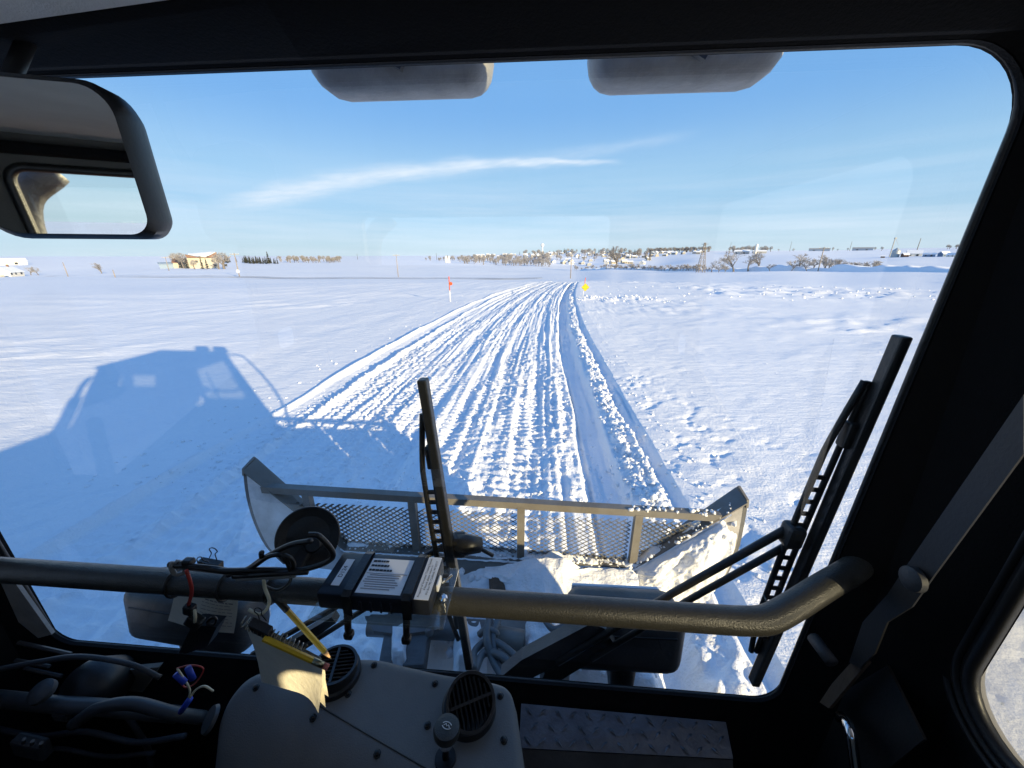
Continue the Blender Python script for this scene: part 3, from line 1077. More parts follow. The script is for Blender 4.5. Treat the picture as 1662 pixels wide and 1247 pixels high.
# lattice tower
b = place(1137, 441, 152)
lt = thing('lattice_tower', 'pale lattice power tower standing at the snow bank', 'power tower', b)
ht = D(1139, 394, 152).z - b.z
s0, s1 = 1.15, 0.22
legs = [(sx, sy) for sx in (-1, 1) for sy in (-1, 1)]
for (sx, sy) in legs:
    o = MB().tube([(sx * s0, sy * s0, -.5), (sx * s1, sy * s1, ht)], [.10, .07], 5).build('tower_leg', POLEM); o.parent = lt
br = MB(); nb_ = 7
for k in range(nb_):
    z0, z1 = ht * k / nb_, ht * (k + 1) / nb_
    a0, a1 = s0 + (s1 - s0) * k / nb_, s0 + (s1 - s0) * (k + 1) / nb_
    for sgn in (-1, 1):
        br.tube([(-a0, sgn * a0, z0), (a1, sgn * a1, z1)], .035, 4); br.tube([(a0, sgn * a0, z0), (-a1, sgn * a1, z1)], .035, 4)
        br.tube([(sgn * a0, -a0, z0), (sgn * a1, a1, z1)], .035, 4); br.tube([(sgn * a0, a0, z0), (sgn * a1, -a1, z1)], .035, 4)
o = br.build('bracing', POLEM); o.parent = lt
for z in (ht * .8, ht * .95):
    o = MB().box((0, 0, z), (2.2, .12, .12), Euler((0, 0, math.atan2(b.y, b.x) - R(90))).to_matrix()).build('crossarm', POLEM); o.parent = lt


# trees
def grow(mb_t, mb_c, rg, p, d, length, rad, level, maxl, spread):
    n = 3
    pts = [p]; rr = [rad]
    q = p.copy(); dd = d.copy()
    for i in range(n):
        dd = (dd + Vector((rg.gauss(0, .10), rg.gauss(0, .10), rg.gauss(0.03, .05)))).normalized()
        q = q + dd * (length / n)
        pts.append(q.copy()); rr.append(rad * (1 - .55 * (i + 1) / n))
    (mb_t if level < 2 else mb_c).tube(pts, rr, 5 if level < 2 else 3, caps=False)
    if level >= maxl: return
    kids = rg.randint(3, 5) if level < 3 else rg.randint(3, 4)
    for k in range(kids):
        t = rg.uniform(.35, 1.0) if level else rg.uniform(.3, 1.0)
        i = min(int(t * n), n - 1)
        s = pts[i].lerp(pts[i + 1], t * n - i)
        a = rg.uniform(0, 2 * math.pi); ti = rg.uniform(.35, .85) * spread
        side = d.orthogonal().normalized()
        side.rotate(Matrix.Rotation(a, 3, d))
        nd = (d * math.cos(ti) + side * math.sin(ti) + Vector((0, 0, .12))).normalized()
        grow(mb_t, mb_c, rg, s, nd, length * rg.uniform(.5, .75), max(rad * .52, .02), level + 1, maxl, spread)


def tree_proto(seed, h, maxl, spread, minr=1.0, trunk=.33):
    rg = random.Random(seed)
    a, c = MB(), MB()
    grow(a, c, rg, Vector((0, 0, -.3)), Vector((rg.gauss(0, .05), rg.gauss(0, .05), 1)).normalized(), h * trunk + .3, h * .022 * minr, 0, maxl, spread)
    top = max(v[2] for v in a.v + c.v)
    k = h / top
    a.v = [(x * k, y * k, z * k) for x, y, z in a.v]; c.v = [(x * k, y * k, z * k) for x, y, z in c.v]
    return a, c


def tree_thing(name, protos, label, cat, loc, h, group, rot, wide=1.0):
    a, c, h0 = protos
    t = thing(name, label, cat, loc, group)
    for o_, nm in ((a, 'trunk'), (c, 'crown')):
        o = o_.copy(); o.name = nm; COL.objects.link(o); o.parent = t
    t.scale = (h / h0 * wide, h / h0 * wide, h / h0)
    t.rotation_euler[2] = rot
    return t


def make_proto(seed, h, maxl, spread, trunk=.33, minr=1.0):
    a, c = tree_proto(seed, h, maxl, spread, minr, trunk)
    oa = a.build('trunk', BARK); oc = c.build('crown', TWIG)
    COL.objects.unlink(oa); COL.objects.unlink(oc)
    return oa, oc, h


MID = [make_proto(s, 9, 5, 1.0, trunk=.30) for s in (3, 8, 15)]
BUSH = [make_proto(s, 3.2, 4, 1.25, trunk=.22, minr=.8) for s in (21, 25)]
# the bare trees one can tell apart, beside the bank and ditch
for (px, py, r, pt, lb, bs) in (
        (1191, 441, 168, 406, 'leafless tree left of the trio beyond the bank, its crown spreading low', 0),
        (1214, 441, 168, 408, 'leafless middle tree of the trio beyond the bank', 1),
        (1230, 441, 172, 408, 'leafless right-hand tree of the trio beyond the bank', 2),
        (1155, 441, 165, 421, 'short bushy leafless tree right of the lattice tower', 1),
        (1297, 441, 158, 411, 'wide leafless tree left of the brown utility pole', 0),
        (1338, 441, 160, 413, 'leafless tree just right of the brown utility pole', 2),
        (1364, 441, 160, 418, 'thin leafless sapling right of the brown utility pole', 1),
        (1001, 430, 330, 398, 'tall slim leafless tree in front of the town houses', 2),
        (1555, 418, 470, 395, 'round leafless tree at the right end of the farm', 0),
        (64, 450, 340, 432, 'small leafless tree right of the white farmhouse', 1),
        (52, 450, 350, 433, 'blurred leafless tree next to the white farmhouse', 0),
        (160, 430, 260, 426, 'tiny lone leafless tree on the left field', 2)):
    b = place(px, py, r)
    h = max(1.5, D(px, pt, r).z - b.z)
    tree_thing('bare_tree', MID[bs], lb, 'tree', b, h, None, px * 1.7, 1.55)
# bushes along the ditch, each its own
bg_ = random.Random(4)
bush_px = [1310, 1320, 1345, 1352, 1372, 1380, 1390, 1400, 1410, 1422, 1286, 1176, 1166, 1250]
for px in bush_px:
    b = place(px + bg_.uniform(-2, 2), 441, 155 + bg_.uniform(-4, 6))
    tree_thing('bush', BUSH[bg_.randint(0, 1)], 'leafless bush in the row around the brown utility pole', 'bush', b, bg_.uniform(2.2, 4.2), 'bushes along the right ditch', bg_.uniform(0, 6), 1.5)
for i in range(30):
    px = 985 + i * 5.6 + bg_.uniform(-2, 2)
    b = place(px, 436, 250 - (px - 985) * 0.42)
    tree_thing('bush', BUSH[bg_.randint(0, 1)], 'low bush in the dark hedge row left of the lattice tower', 'bush', b, bg_.uniform(1.6, 3.2), 'hedge row beyond the snow bank', bg_.uniform(0, 6), 1.5)
for i in range(18):
    px = 1022 - 90 + i * 6 + bg_.uniform(-2, 2)
    b = place(px, 432, 330)
    tree_thing('bush', BUSH[bg_.randint(0, 1)], 'shrub in the dark row below the town houses', 'bush', b, bg_.uniform(2.0, 5.0), 'shrubs below the town', bg_.uniform(0, 6))


# far trees: too small to show parts, one mesh each, sharing data
def far_tree_mesh(seed):
    a, c = tree_proto(seed, 10, 3, 1.05, minr=1.6, trunk=.3)
    rg = random.Random(seed)
    for _ in range(330):                      # twig clumps: small slivers through the crown's volume
        th = rg.uniform(0, 6.28); ph = math.acos(rg.uniform(-.6, 1)); rr = rg.uniform(.3, 1) ** .5
        p = Vector((3.1 * rr * math.sin(ph) * math.cos(th), 3.1 * rr * math.sin(ph) * math.sin(th), 6.2 + 3.7 * rr * math.cos(ph)))
        d = Vector((rg.gauss(0, 1), rg.gauss(0, 1), rg.gauss(.6, 1))).normalized()
        c.tube([p, p + d * rg.uniform(.5, 1.3)], [.12, .04], 3, caps=False)
    o = len(a.v)
    a.v += c.v; a.f += [tuple(i + o for i in f) for f in c.f]; a.mi += [1] * len(c.f)
    return a


def spruce_mesh(seed):
    rg = random.Random(seed)
    m = MB()
    m.tube([(0, 0, -.3), (0, 0, 9)], [.18, .05], 5)
    for k in range(150):
        z = rg.uniform(.6, 9.6)
        rr = (10 - z) * .27 * rg.uniform(.55, 1.05)
        a = rg.uniform(0, 6.28)
        d = Vector((math.cos(a), math.sin(a), 0)); s = Vector((-d.y, d.x, 0))
        p0 = Vector((0, 0, z + .25)); tip = d * rr + Vector((0, 0, z - .35 * rr * .6))
        w = .18 + rr * .22
        m.add([p0, tip * .55 + Vector((0, 0, z * .45)) + s * w, tip, tip * .55 + Vector((0, 0, z * .45)) - s * w], [(0, 1, 2, 3)], 1)
    return m


def town_zone(px):
    for lim, w in ((800, 'near the pale silos'), (850, 'in the middle of the wooded strip'), (880, 'left of the water tower'), (925, 'right below the water tower'), (960, 'behind the lone wooden pole'),
                   (1010, 'behind the tall slim tree'), (1060, 'at the right end of the town'), (1100, 'left of the lattice tower top'), (1136, 'just left of the lattice tower'), (9999, 'right of the lattice tower')):
        if px < lim: return w


FART, SPRU = [], []


def far_tree(kind, px, r, h, label, group, py=415):
    lst, mk, mats, nm, cat = (FART, far_tree_mesh, [BARK, TWIG], 'bare_tree', 'tree') if kind == 'b' else (SPRU, spruce_mesh, [BARK, EVERG], 'spruce_tree', 'tree')
    b = place(px, py, r)
    if len(lst) < 4:
        o = mk(100 + len(lst)).build(nm, mats); lst.append(o)
    else:
        o = bg_.choice(lst).copy(); COL.objects.link(o)
    o.location = b
    k = h / 10.0
    if group in ('trees of the strip left of the town', 'trees among the town houses', 'skyline woods behind the tower'):
        label = ('tall ' if h > 11 else 'low ') + label + ', ' + town_zone(px)
    elif group in ('spruce row right of the lodge', 'low tree row on the left skyline'):
        label = label + (', lodge end' if px < (407 if kind == 's' else 502) else ', far right end')
    o.scale = (k * bg_.uniform(.8, 1.3), k * bg_.uniform(.8, 1.3), k)
    o.rotation_euler[2] = bg_.uniform(0, 6)
    return tag(o, label, cat, group)


for i in range(120):          # wooded strip at the town's left side
    far_tree('b', bg_.uniform(745, 893), bg_.uniform(620, 860), bg_.uniform(6, 13), 'leafless tree in the strip left of town', 'trees of the strip left of the town')
for i in range(110):          # trees among and behind the houses
    far_tree(bg_.choice('bbs'), bg_.uniform(840, 1060), bg_.uniform(760, 1180), bg_.uniform(8, 15), 'dark tree among the town roofs', 'trees among the town houses')
for i in range(70):          # skyline woods behind the lattice tower
    far_tree('b', bg_.uniform(1050, 1150), bg_.uniform(1120, 1230), bg_.uniform(8, 15), 'leafless skyline tree', 'skyline woods behind the tower')
for i in range(26):
    far_tree('b', bg_.uniform(1180, 1250), bg_.uniform(930, 1150), bg_.uniform(8, 15), 'leafless tree on the ridge behind the sheds', 'trees behind the ridge sheds')
for i in range(16):
    far_tree('b', bg_.uniform(685, 745), bg_.uniform(760, 860), bg_.uniform(5, 10), 'leafless tree around the pale silos', 'trees around the pale silos')
for i in range(60):
    far_tree('s', bg_.uniform(362, 452), bg_.uniform(440, 500), bg_.uniform(4.5, 7.5), 'spruce in the dark row right of the lodge', 'spruce row right of the lodge', 424)
for i in range(48):
    far_tree('b', bg_.uniform(452, 552), bg_.uniform(500, 640), bg_.uniform(4, 8), 'leafless tree in the low row on the left skyline', 'low tree row on the left skyline', 424)
for (px, r, h, k, lb) in ((326, 248, 6.5, 's', 'dark spruce before the lodge wall, left of two'), (334, 246, 5.6, 's', 'dark spruce before the lodge wall, right of two'),
                          (296, 280, 8, 'b', 'leafless tree at the left end of the lodge roof'), (291, 285, 6.5, 's', 'spruce left of the lodge'),
                          (302, 275, 6, 's', 'spruce touching the left end of the lodge'), (352, 250, 7, 'b', 'leafless tree before the right end of the lodge'),
                          (313, 248, 4.5, 'b', 'small leafless tree before the left part of the lodge'), (361, 262, 8.5, 'b', 'leafless tree at the right corner of the lodge'),
                          (286, 290, 8, 'b', 'leafless tree over the annex of the lodge'), (436, 440, 12, 's', 'tall spruce rising above the row right of the lodge')):
    far_tree(k, px, r, h, lb, None, 425)
for i in range(12):
    far_tree('b', bg_.uniform(1536, 1578), bg_.uniform(1000, 1100), bg_.uniform(6, 9), 'tree of the small wood on the right skyline', 'small wood on the right skyline', 400)
for (px, r) in ((1264, 1150), (1288, 1150), (1352, 1150), (1376, 1100), (1392, 1150), (1420, 1180), (1431, 1000), (1360, 1160)):
    far_tree('b', px, r, bg_.uniform(5, 9), 'lone tree clump on the right skyline', 'tree clumps on the right skyline', 405)

# dark plowed road strip across the left field
rd = MB()
L0, L1 = place(70, 448, 165), place(880, 452, 146)
prev = None
N_ = 90
vsr, fsr = [], []
for i in range(N_ + 1):
    t = i / N_
    c = L0.lerp(L1, t)
    for k, dy in enumerate((-1.7, 1.7)):
        vsr.append((c.x, c.y + dy, gz(c.x, c.y + dy) + .35))
    if i: fsr.append((2 * i - 2, 2 * i - 1, 2 * i + 1, 2 * i))
ROADM = mat('bare_road', (0.16, 0.14, 0.12), 0.9, var=0.4, vscale=0.05, color2=(0.6, 0.58, 0.55))
me = MB().add(vsr, fsr).build('road', ROADM); tag(me, 'dark bare road edge crossing the left field', kind='structure')

# marker stake, and the diamond sign
b = Zp(731, 490, 0.02); b.z = gz(b.x, b.y)
st = thing('marker_stake', 'thin white stake with orange top and orange flag left of the trail', 'stake', b)
q = Y(728.5, 449, b.y)
o = MB().tube([(0, 0, -.2), Vector((q.x - b.x, 0, q.z - b.z)) * .45], .021, 8).build('stake_lower', WHITEP, None, smooth=True); o.parent = st
o = MB().tube([Vector((q.x - b.x, 0, q.z - b.z)) * .45, Vector((q.x - b.x, 0, q.z - b.z))], .024, 8).build('stake_top', ORANGE, None, smooth=True); o.parent = st
hz = (q.z - b.z) * .72
o = MB().lathe([(.085, -.006), (.085, .006)], (q.x - b.x + .085, -.02, hz), (0, 1, .1), 20).build('reflector', ORANGE); o.parent = st
b = Zp(945.5, 484, 0.02); b.z = gz(b.x, b.y)
sg = thing('warning_sign', 'yellow diamond trail sign with two lines on a thin post', 'sign', b)
q = Y(950.5, 451, b.y); dv = Vector((q.x - b.x, 0, q.z - b.z))
o = MB().tube([(0, 0, -.2), dv * .72], .017, 8).build('sign_post', WHITEP, None, smooth=True); o.parent = sg
o = MB().tube([dv * .72, dv], .018, 8).build('post_top', ORANGE, None, smooth=True); o.parent = sg
c = Y(950, 466.5, b.y) - b + Vector((0, -.03, 0))
hw = .225
dm = MB().prism([(c.x - hw, c.y, c.z), (c.x, c.y, c.z - hw), (c.x + hw, c.y, c.z), (c.x, c.y, c.z + hw)], (0, .006, 0)).build('sign_plate', SIGNY); dm.parent = sg
inr = [(c.x - hw * .9, c.y - .003, c.z), (c.x, c.y - .003, c.z - hw * .9), (c.x + hw * .9, c.y - .003, c.z), (c.x, c.y - .003, c.z + hw * .9)]
our = [(c.x - hw * .97, c.y - .003, c.z), (c.x, c.y - .003, c.z - hw * .97), (c.x + hw * .97, c.y - .003, c.z), (c.x, c.y - .003, c.z + hw * .97)]
o = MB().ring(inr, our, (0, .002, 0)).build('sign_border', SIGNK); o.parent = dm
for (body, dz, sz) in (('STOP', .055, .095), ('AHEAD', -.05, .095)):
    M = Matrix.Translation(c + Vector((0, -.006, dz)) + b) @ Euler((R(90), 0, 0)).to_matrix().to_4x4()
    o = text_obj('sign_lettering', body, sz, M, SIGNL, dm)

# ------------------------------------------------------------------ the snow groomer: cab
gr = thing('snow_groomer', 'snow groomer seen from its driver seat, black cab, gray dash and front blade', 'snow groomer', (0, 0, 0))
WY = 0.52
WX0, WX1, WZ0, WZ1 = -0.825, 0.782, 1.563, 2.610


def skew(p):      # the cab widens slightly upward
    return (p[0] + (0.017 if p[0] > 0 else -0.017) * (p[1] - 2.08) / 0.5 * min(1, abs(p[0]) / .6), p[1])


win = [skew(q) for q in rrect(WX0, WX1, WZ0, WZ1, [.05, .045, .085, .05], 10)]
outw = [skew(q) for q in rrect(WX0 - .09, WX1 + .09, WZ0 - .25, WZ1 + .10, .02, 10)]
MB().ring([(x, WY - .004, z) for x, z in win], [(x, WY - .004, z) for x, z in outw], (0, .012, 0)).build('windshield_frame', BLACK, gr)
# inner reveal that turns back into the cab
win2 = [(x * 1.075, z + (.026 if z > 2.3 else -.10 * min(1, (2.3 - z) / .6))) for x, z in win]
r1 = [(x, WY - .006, z) for x, z in win]; r2 = [(x, WY - .05, z) for x, z in win2]
n = len(r1)
MB().add(r1 + r2, [(i, (i + 1) % n, n + (i + 1) % n, n + i) for i in range(n)]).build('windshield_reveal', BLACK, gr)
MB().tube([(x * 1.003, WY + .004, z - (.004 if z < 2 else -.004)) for x, z in win], .005, 6, closed=True).build('windshield_seal', RUBBER, gr, smooth=True)
me = MB().add([(x, WY + .02, z) for x, z in [skew(q) for q in rrect(WX0 - .02, WX1 + .02, WZ0 - .02, WZ1 + .02, .03, 6)]],
              [tuple(range(28))]).build('windshield', GLASS, gr)

# roof, header, walls, floor
XR = 0.87
MB().box((0, -.15, 2.735), (1.86, 1.52, .05), bevel=.02).build('cab_roof', CABPAINT, gr)
MB().box((0, -.18, 2.676), (1.74, 1.245, .03)).build('headliner', LINER, gr)
hd = MB()
secs = []
for x, zb in ((-.92, 2.592), (-.45, 2.614), (0, 2.642), (.92, 2.655)):
    secs.append([(x, .518, 2.613), (x, .50, 2.611), (x, .452, zb - .006), (x, .445, zb), (x, .447, 2.70), (x, .518, 2.70)])
for a, b_ in zip(secs[:-1], secs[1:]):
    hd.add(a + b_, [(i, (i + 1) % 6, 6 + (i + 1) % 6, 6 + i) for i in range(6)])
hd.build('header_trim', BLACK, gr, angle=40)
lf_ = MB()
for (x0, z0), (x1, z1) in zip(((-.92, 2.592), (-.45, 2.614), (0, 2.642)), ((-.45, 2.614), (0, 2.642), (.92, 2.655))):
    lf_.add([(x0, .444, z0 + .001), (x1, .444, z1 + .001), (x1, .40, z1 + .012), (x0, .40, z0 + .018), (x1, .25, 2.668), (x0, .25, 2.668)], [(0, 1, 2, 3), (3, 2, 4, 5)])
lf_.build('headliner_front', LINER, gr, smooth=True)
MB().box((0, .535, 1.12), (1.80, .05, .60)).build('front_panel', BLACK, gr)
MB().box((0, -.15, .86), (1.80, 1.4, .05)).build('cab_floor', BLACK, gr)


def side_wall(x, out, name):
    sl_ = lambda y, z: (y, z + max(0, .28 - y) * .33 * max(0, (2.56 - z) / .745))  # sill slants up towards the rear, shaped to keep sun off the dash
    a = [sl_(y, z) for y, z in rrect(-.34, .385, 1.815, 2.56, [.06, .075, .06, .05], 8)]
    b_ = [(y, z) for y, z in rrect(-.395, .56, .90, 2.72, .02, 8)]
    w = MB().ring([(x, y, z) for y, z in a], [(x, y, z) for y, z in b_], (out * .012, 0, 0)).build(name, BLACK, gr)
    for k, (g, rad) in enumerate(((.0, .009), (.016, .006), (.030, .005))):
        ring_ = [sl_(y, z) for y, z in rrect(-.34 - g, .385 + g, 1.815 - g, 2.56 + g, [.06 + g, .075 + g, .06 + g, .05 + g], 10)]
        sl = MB().tube([(x - out * .006, y, z) for y, z in ring_], rad, 6, closed=True).build('window_seal', BLACKP, w, smooth=True)
    gp = [sl_(y, z) for y, z in rrect(-.345, .39, 1.81, 2.565, .06, 6)]
    pane = MB().add([(x + out * .006, y, z) for y, z in gp], [tuple(range(len(gp)))]).build('door_glass', SIDEGL, w)
    a = rrect(-.57, -.44, 1.992, 2.085, .03, 8); b_ = rrect(-.86, -.397, .90, 2.72, .01, 8)  # small unseen window, added and sized to let sun reach notepad and pencil
    w2 = MB().ring([(x, y, z) for y, z in a], [(x, y, z) for y, z in b_], (out * .02, 0, 0)).build('rear_side_wall', BLACK, gr)
    MB().add([(x + out * .006, y, z) for y, z in a], [tuple(range(len(a)))]).build('sun_slot_glass', GLASS, w2)
    return w


door = side_wall(XR, 1, 'door')
_P = np.array([(XR + .0075, U(-.1, .36), 0) for _ in range(90)])
_P[:, 2] = 1.835 + np.maximum(0, .28 - _P[:, 1]) * .30 + rng.exponential(.035, 90)
clump_cloud(_P, rng.uniform(.0008, .0024, 90), 'water_droplets', None, parent=door, material=ACRYL)
side_wall(-XR, -1, 'door')
# corner posts between the windshield and the doors
MB().prism([(.805, .515, 1.0), (.875, .515, 1.0), (.875, .38, 1.0), (.862, .395, 1.0)], (0, 0, 1.66)).build('corner_post', BLACK, gr)
MB().prism([(-.845, .515, 1.0), (-.875, .515, 1.0), (-.875, .38, 1.0), (-.862, .395, 1.0)], (0, 0, 1.66)).build('corner_post', BLACK, gr)
# rear wall and its window
a = rrect(-.60, .60, 2.335, 2.575, .045, 8); b_ = rrect(-.88, .88, .90, 2.70, .01, 8)
rw = MB().ring([(x, -.80, z) for x, z in a], [(x, -.80, z) for x, z in b_], (0, -.05, 0)).build('rear_wall', WALLG, gr)
MB().tube([(x, -.795, z) for x, z in rrect(-.60, .60, 2.335, 2.575, .045, 8)], .012, 6, closed=True).build('window_seal', RUBBER, rw, smooth=True)
MB().add([(x, -.82, z) for x, z in a], [tuple(range(len(a)))]).build('rear_glass', GLASS, rw)
MB().box((0, -.77, 2.62), (1.7, .05, .03), bevel=.01).build('rear_rail', BLACK, gr)

# the machine behind and below (throws the shadow on the snow)
MB().box((0, -2.0, 1.32), (1.9, 2.2, 1.0), bevel=.05).build('engine_deck', CABPAINT, gr)
MB().tube(spline([(-.72, -1.15, 1.5), (-.72, -1.15, 2.2), (-.70, -1.16, 2.48), (-.60, -1.2, 2.60)], 6), .05, 12).build('exhaust_stack', STEELD, gr, smooth=True)
MB().tube([(-.72, -1.15, 1.75), (-.72, -1.15, 2.25)], .085, 14).build('exhaust_muffler', STEELD, gr, smooth=True)
for s in (-1, 1):
    pr = [(.95, .55), (.75, .80), (.45, .90), (-2.6, .90), (-2.95, .75), (-3.1, .5), (-2.9, .12), (-2.6, 0.03), (.35, 0.03), (.75, .2)]
    MB().prism([(s * .80, y, z) for y, z in pr], (s * .62, 0, 0)).build('track', TRACKM, gr)
for s in (-1, 1):
    MB().box((s * 1.18, -.95, 1.03), (.38, 3.3, .28), bevel=.05).build('shade_fender', STEELD, gr)  # unseen fenders, added to fill out the machine's shadow on the snow
# front undercarriage nose under the cab
MB().box((0, .30, .72), (1.2, .7, .45), bevel=.03).build('chassis_nose', STEELD, gr)
# mirror hoops outside the doors
hoop = spline([(.90, .45, 2.66), (1.06, .60, 2.66), (1.16, .68, 2.50), (1.16, .70, 1.9), (1.05, .60, 1.45), (.90, .50, 1.30)], 8)
MB().tube(hoop, .022, 8).build('mirror_hoop', BLACKP, gr, smooth=True)
MB().box((-1.15, .10, 2.12), (.20, .07, .34), Euler((0, R(-16), 0)).to_matrix(), bevel=.03).build('door_mirror', BLACKP, gr)
MB().tube([(-.9, .3, 1.75), (-1.12, .12, 1.9)], .02, 6).build('mirror_arm', BLACKP, gr)

# roof lights over the windshield
for (pa, pb, pc, pd) in (((512, 100), (800, 92), (795, 150), (540, 161)), ((955, 90), (1262, 86), (1235, 140), (962, 148))):
    q = [Y(*pp, .80) for pp in (pa, pb, pc, pd)]
    x0, x1 = q[0].x, q[1].x
    zb = (q[2].z + q[3].z) / 2
    rl = MB().box(((x0 + x1) / 2, .80, zb + .085), (x1 - x0, .12, .17), bevel=.045, seg=4).build('roof_light', LAMPG, gr, angle=50)
    MB().box(((x0 + x1) / 2, .866, zb + .085), ((x1 - x0) * .86, .01, .12), bevel=.004).build('lens', LABELM, rl)
    MB().box(((x0 + x1) / 2, .733, zb + .052), ((x1 - x0) * .96, .010, .006)).build('housing_seam', LAMPD, rl)
    MB().box(((x0 + x1) / 2 + .03, .735, zb + .09), (.05, .012, .15), Euler((0, R(28), 0)).to_matrix()).build('bracket', LAMPD, rl)

# headlights low in front of the windshield
hl = MB()
q0, q1 = Y(918, 978, .70), Y(1108, 1040, .70)
zc = Y(1010, 1032, .70).z
cR = Vector(((Y(918, 1030, .70).x + Y(1108, 1035, .70).x) / 2, .72, zc))
wR = (Y(1108, 1035, .70).x - Y(918, 1030, .70).x)


def headlight(c, w, h, yawd, label):
    e = Euler((R(-8), R(2), R(yawd))).to_matrix()
    o = MB().box(c, (w, .13, h), e, bevel=.04, seg=4).build('headlight', LAMPD, gr, angle=50)
    MB().box(c + e @ Vector((0, .07, 0)), (w * .86, .012, h * .8), e, bevel=.03).build('lens', LABELM, o)
    MB().box(c + e @ Vector((0, -.064, h * .22)), (w * .78, .006, .006), e, bevel=.002).build('housing_seam', BLACKP, o)
    foot = c + Vector((0, -.02, -h * .5))
    MB().tube([foot + Vector((-.0, 0, .06)), foot + Vector((.0, -.03, -.05)), foot + Vector((.01, -.06, -.30))], [.045, .032, .045], 10).build('stalk', BLACKP, o, smooth=True)
    return o


headlight(cR, wR, .175, 3, None)
cL = Vector(((Y(216, 990, .70).x + Y(412, 1000, .70).x) / 2, .72, Y(312, 998, .70).z))
headlight(cL, (Y(412, 1000, .70).x - Y(216, 990, .70).x), .175, -3, None)


# wipers
def wiper(top, bot, piv, base, wy, wide):
    a, b2 = Y(*top, wy), Y(*bot, wy)
    ax = (b2 - a).normalized()
    L = (b2 - a).length
    sd = ax.cross(Vector((0, 1, 0))).normalized()
    if sd.x > 0: sd = -sd                       # towards the pivot arm's side (left)
    mid = a.lerp(b2, .56)
    o = MB().box(a.lerp(b2, .5), (.020, .016, L), ax.to_track_quat('Z', 'Y').to_matrix(), bevel=.003).build('wiper', RUBBER, gr)
    w = MB()
    for (t0, t1, off, th) in ((.03, .50, .0, .008),):
        pass
    # superstructure: a long bow standing off the rubber with cross ties
    bow_l, bow_r = [], []
    for k in range(25):
        t = .10 + .80 * k / 24
        st = .003 + .018 * (1 - abs(2 * (k / 24) - 1.05) ** 1.6)
        bow_l.append(a.lerp(b2, t) + sd * (.0125 + st * .35 + .016 * min(1, st / .012)) + Vector((0, .012, 0)))
        bow_r.append(a.lerp(b2, t) + sd * (.0085 + st * .3) + Vector((0, .012, 0)))
    MB().tube(bow_l, .0055, 6).build('bow', WIPERM, o, smooth=True)
    MB().tube(bow_r, .0050, 6).build('inner_bow', WIPERM, o, smooth=True)
    for k in range(7, 21):
        MB().tube([bow_l[k], bow_r[k]], .0045, 5).build('tie', WIPERM, o)
    for t in (.22, .80):
        MB().box(a.lerp(b2, t) + sd * .010 + Vector((0, .008, 0)), (.020, .018, .045), ax.to_track_quat('Z', 'Y').to_matrix(), bevel=.004).build('claw', WIPERM, o)
    pv = Y(*piv, wy + .01)
    MB().box(pv, (.034, .03, .045), ax.to_track_quat('Z', 'Y').to_matrix(), bevel=.008).build('hinge', WIPERM, o)
    return o, pv


w1, pv = wiper((1465, 545), (1223, 1108), (1285, 868), None, WY + .05, 1)
for (p_a, p_b, rr) in (((1278, 858), (905, 1076), .0075), ((1283, 882), (960, 1070), .0065)):
    q = [Y(*p_a, WY + .065), Y((p_a[0] + p_b[0]) / 2, (p_a[1] + p_b[1]) / 2 - 4, WY + .075), Y(*p_b, WY + .075)]
    MB().tube(q, rr, 8).build('wiper_rod', WIPERM, w1, smooth=True)
MB().prism([Y(812, 1100, WY + .085), Y(830, 1118, WY + .085), Y(960, 1052, WY + .085), Y(985, 1022, WY + .085), Y(960, 1012, WY + .085), Y(846, 1072, WY + .085)], (0, .03, 0)).build('wiper_arm', LAMPD, w1)
MB().prism([Y(876, 1112, WY + .080), Y(898, 1112, WY + .080), Y(1000, 1050, WY + .080), Y(990, 1036, WY + .080), Y(884, 1094, WY + .080)], (0, .022, 0)).build('wiper_arm', WIPERM, w1)
MB().lathe([(.030, 0), (.030, .03), (.018, .05)], Y(828, 1108, WY + .12), (0, -1, 0), 16).build('wiper_spindle', WIPERM, w1, angle=40)

w2, pv2 = wiper((686, 615), (762, 1082), (745, 884), None, WY + .05, 1)
MB().tube([Y(738, 880, WY + .065), Y(758, 884, WY + .05), Y(780, 884, WY + .06)], [.018, .02, .015], 8).build('hinge_sleeve', WIPERM, w2, smooth=True)
for (p_a, p_b, rr) in (((735, 878), (410, 1062), .0065), ((742, 894), (450, 1078), .0060), ((775, 888), (800, 902), .004)):
    MB().tube([Y(*p_a, WY + .07), Y(*p_b, WY + .075)], rr, 8).build('wiper_rod', WIPERM, w2, smooth=True)
MB().prism([Y(392, 1090, WY + .085), Y(418, 1100, WY + .085), Y(545, 1012, WY + .085), Y(538, 1002, WY + .085)], (0, .02, 0)).build('wiper_arm', LAMPD, w2)

# interior mirror
mc = Y(78, 262, .40)
mn = Vector((.335, -.95, -.032)).normalized()
mz = Vector((0, 0, 1)); mxv = mz.cross(-mn).normalized(); mzv = (-mn).cross(mxv).normalized() * 1
mxv = Vector((-mn.y, mn.x, 0)).normalized(); mzv = mxv.cross(mn) * -1
if mzv.z < 0: mzv = -mzv
MR = Matrix((mxv, -mn, mzv)).transposed()
MW, MH = .155, .150
outl = rrect(-MW / 2, MW / 2, -MH / 2, MH / 2, [.035, .022, .03, .05], 8)
mb = MB()
lay = []
for (k, dy) in ((.93, -.004), (1.0, .004), (1.0, .030), (.94, .045), (.6, .055)):
    lay.append([mc + MR @ Vector((x * k, dy, z * k)) for x, z in outl])
nn = len(outl)
vs_ = [p for l_ in lay for p in l_]
fs_ = [(i * nn + j, i * nn + (j + 1) % nn, (i + 1) * nn + (j + 1) % nn, (i + 1) * nn + j) for i in range(4) for j in range(nn)]
fs_.append(tuple(range(4 * nn, 5 * nn)))
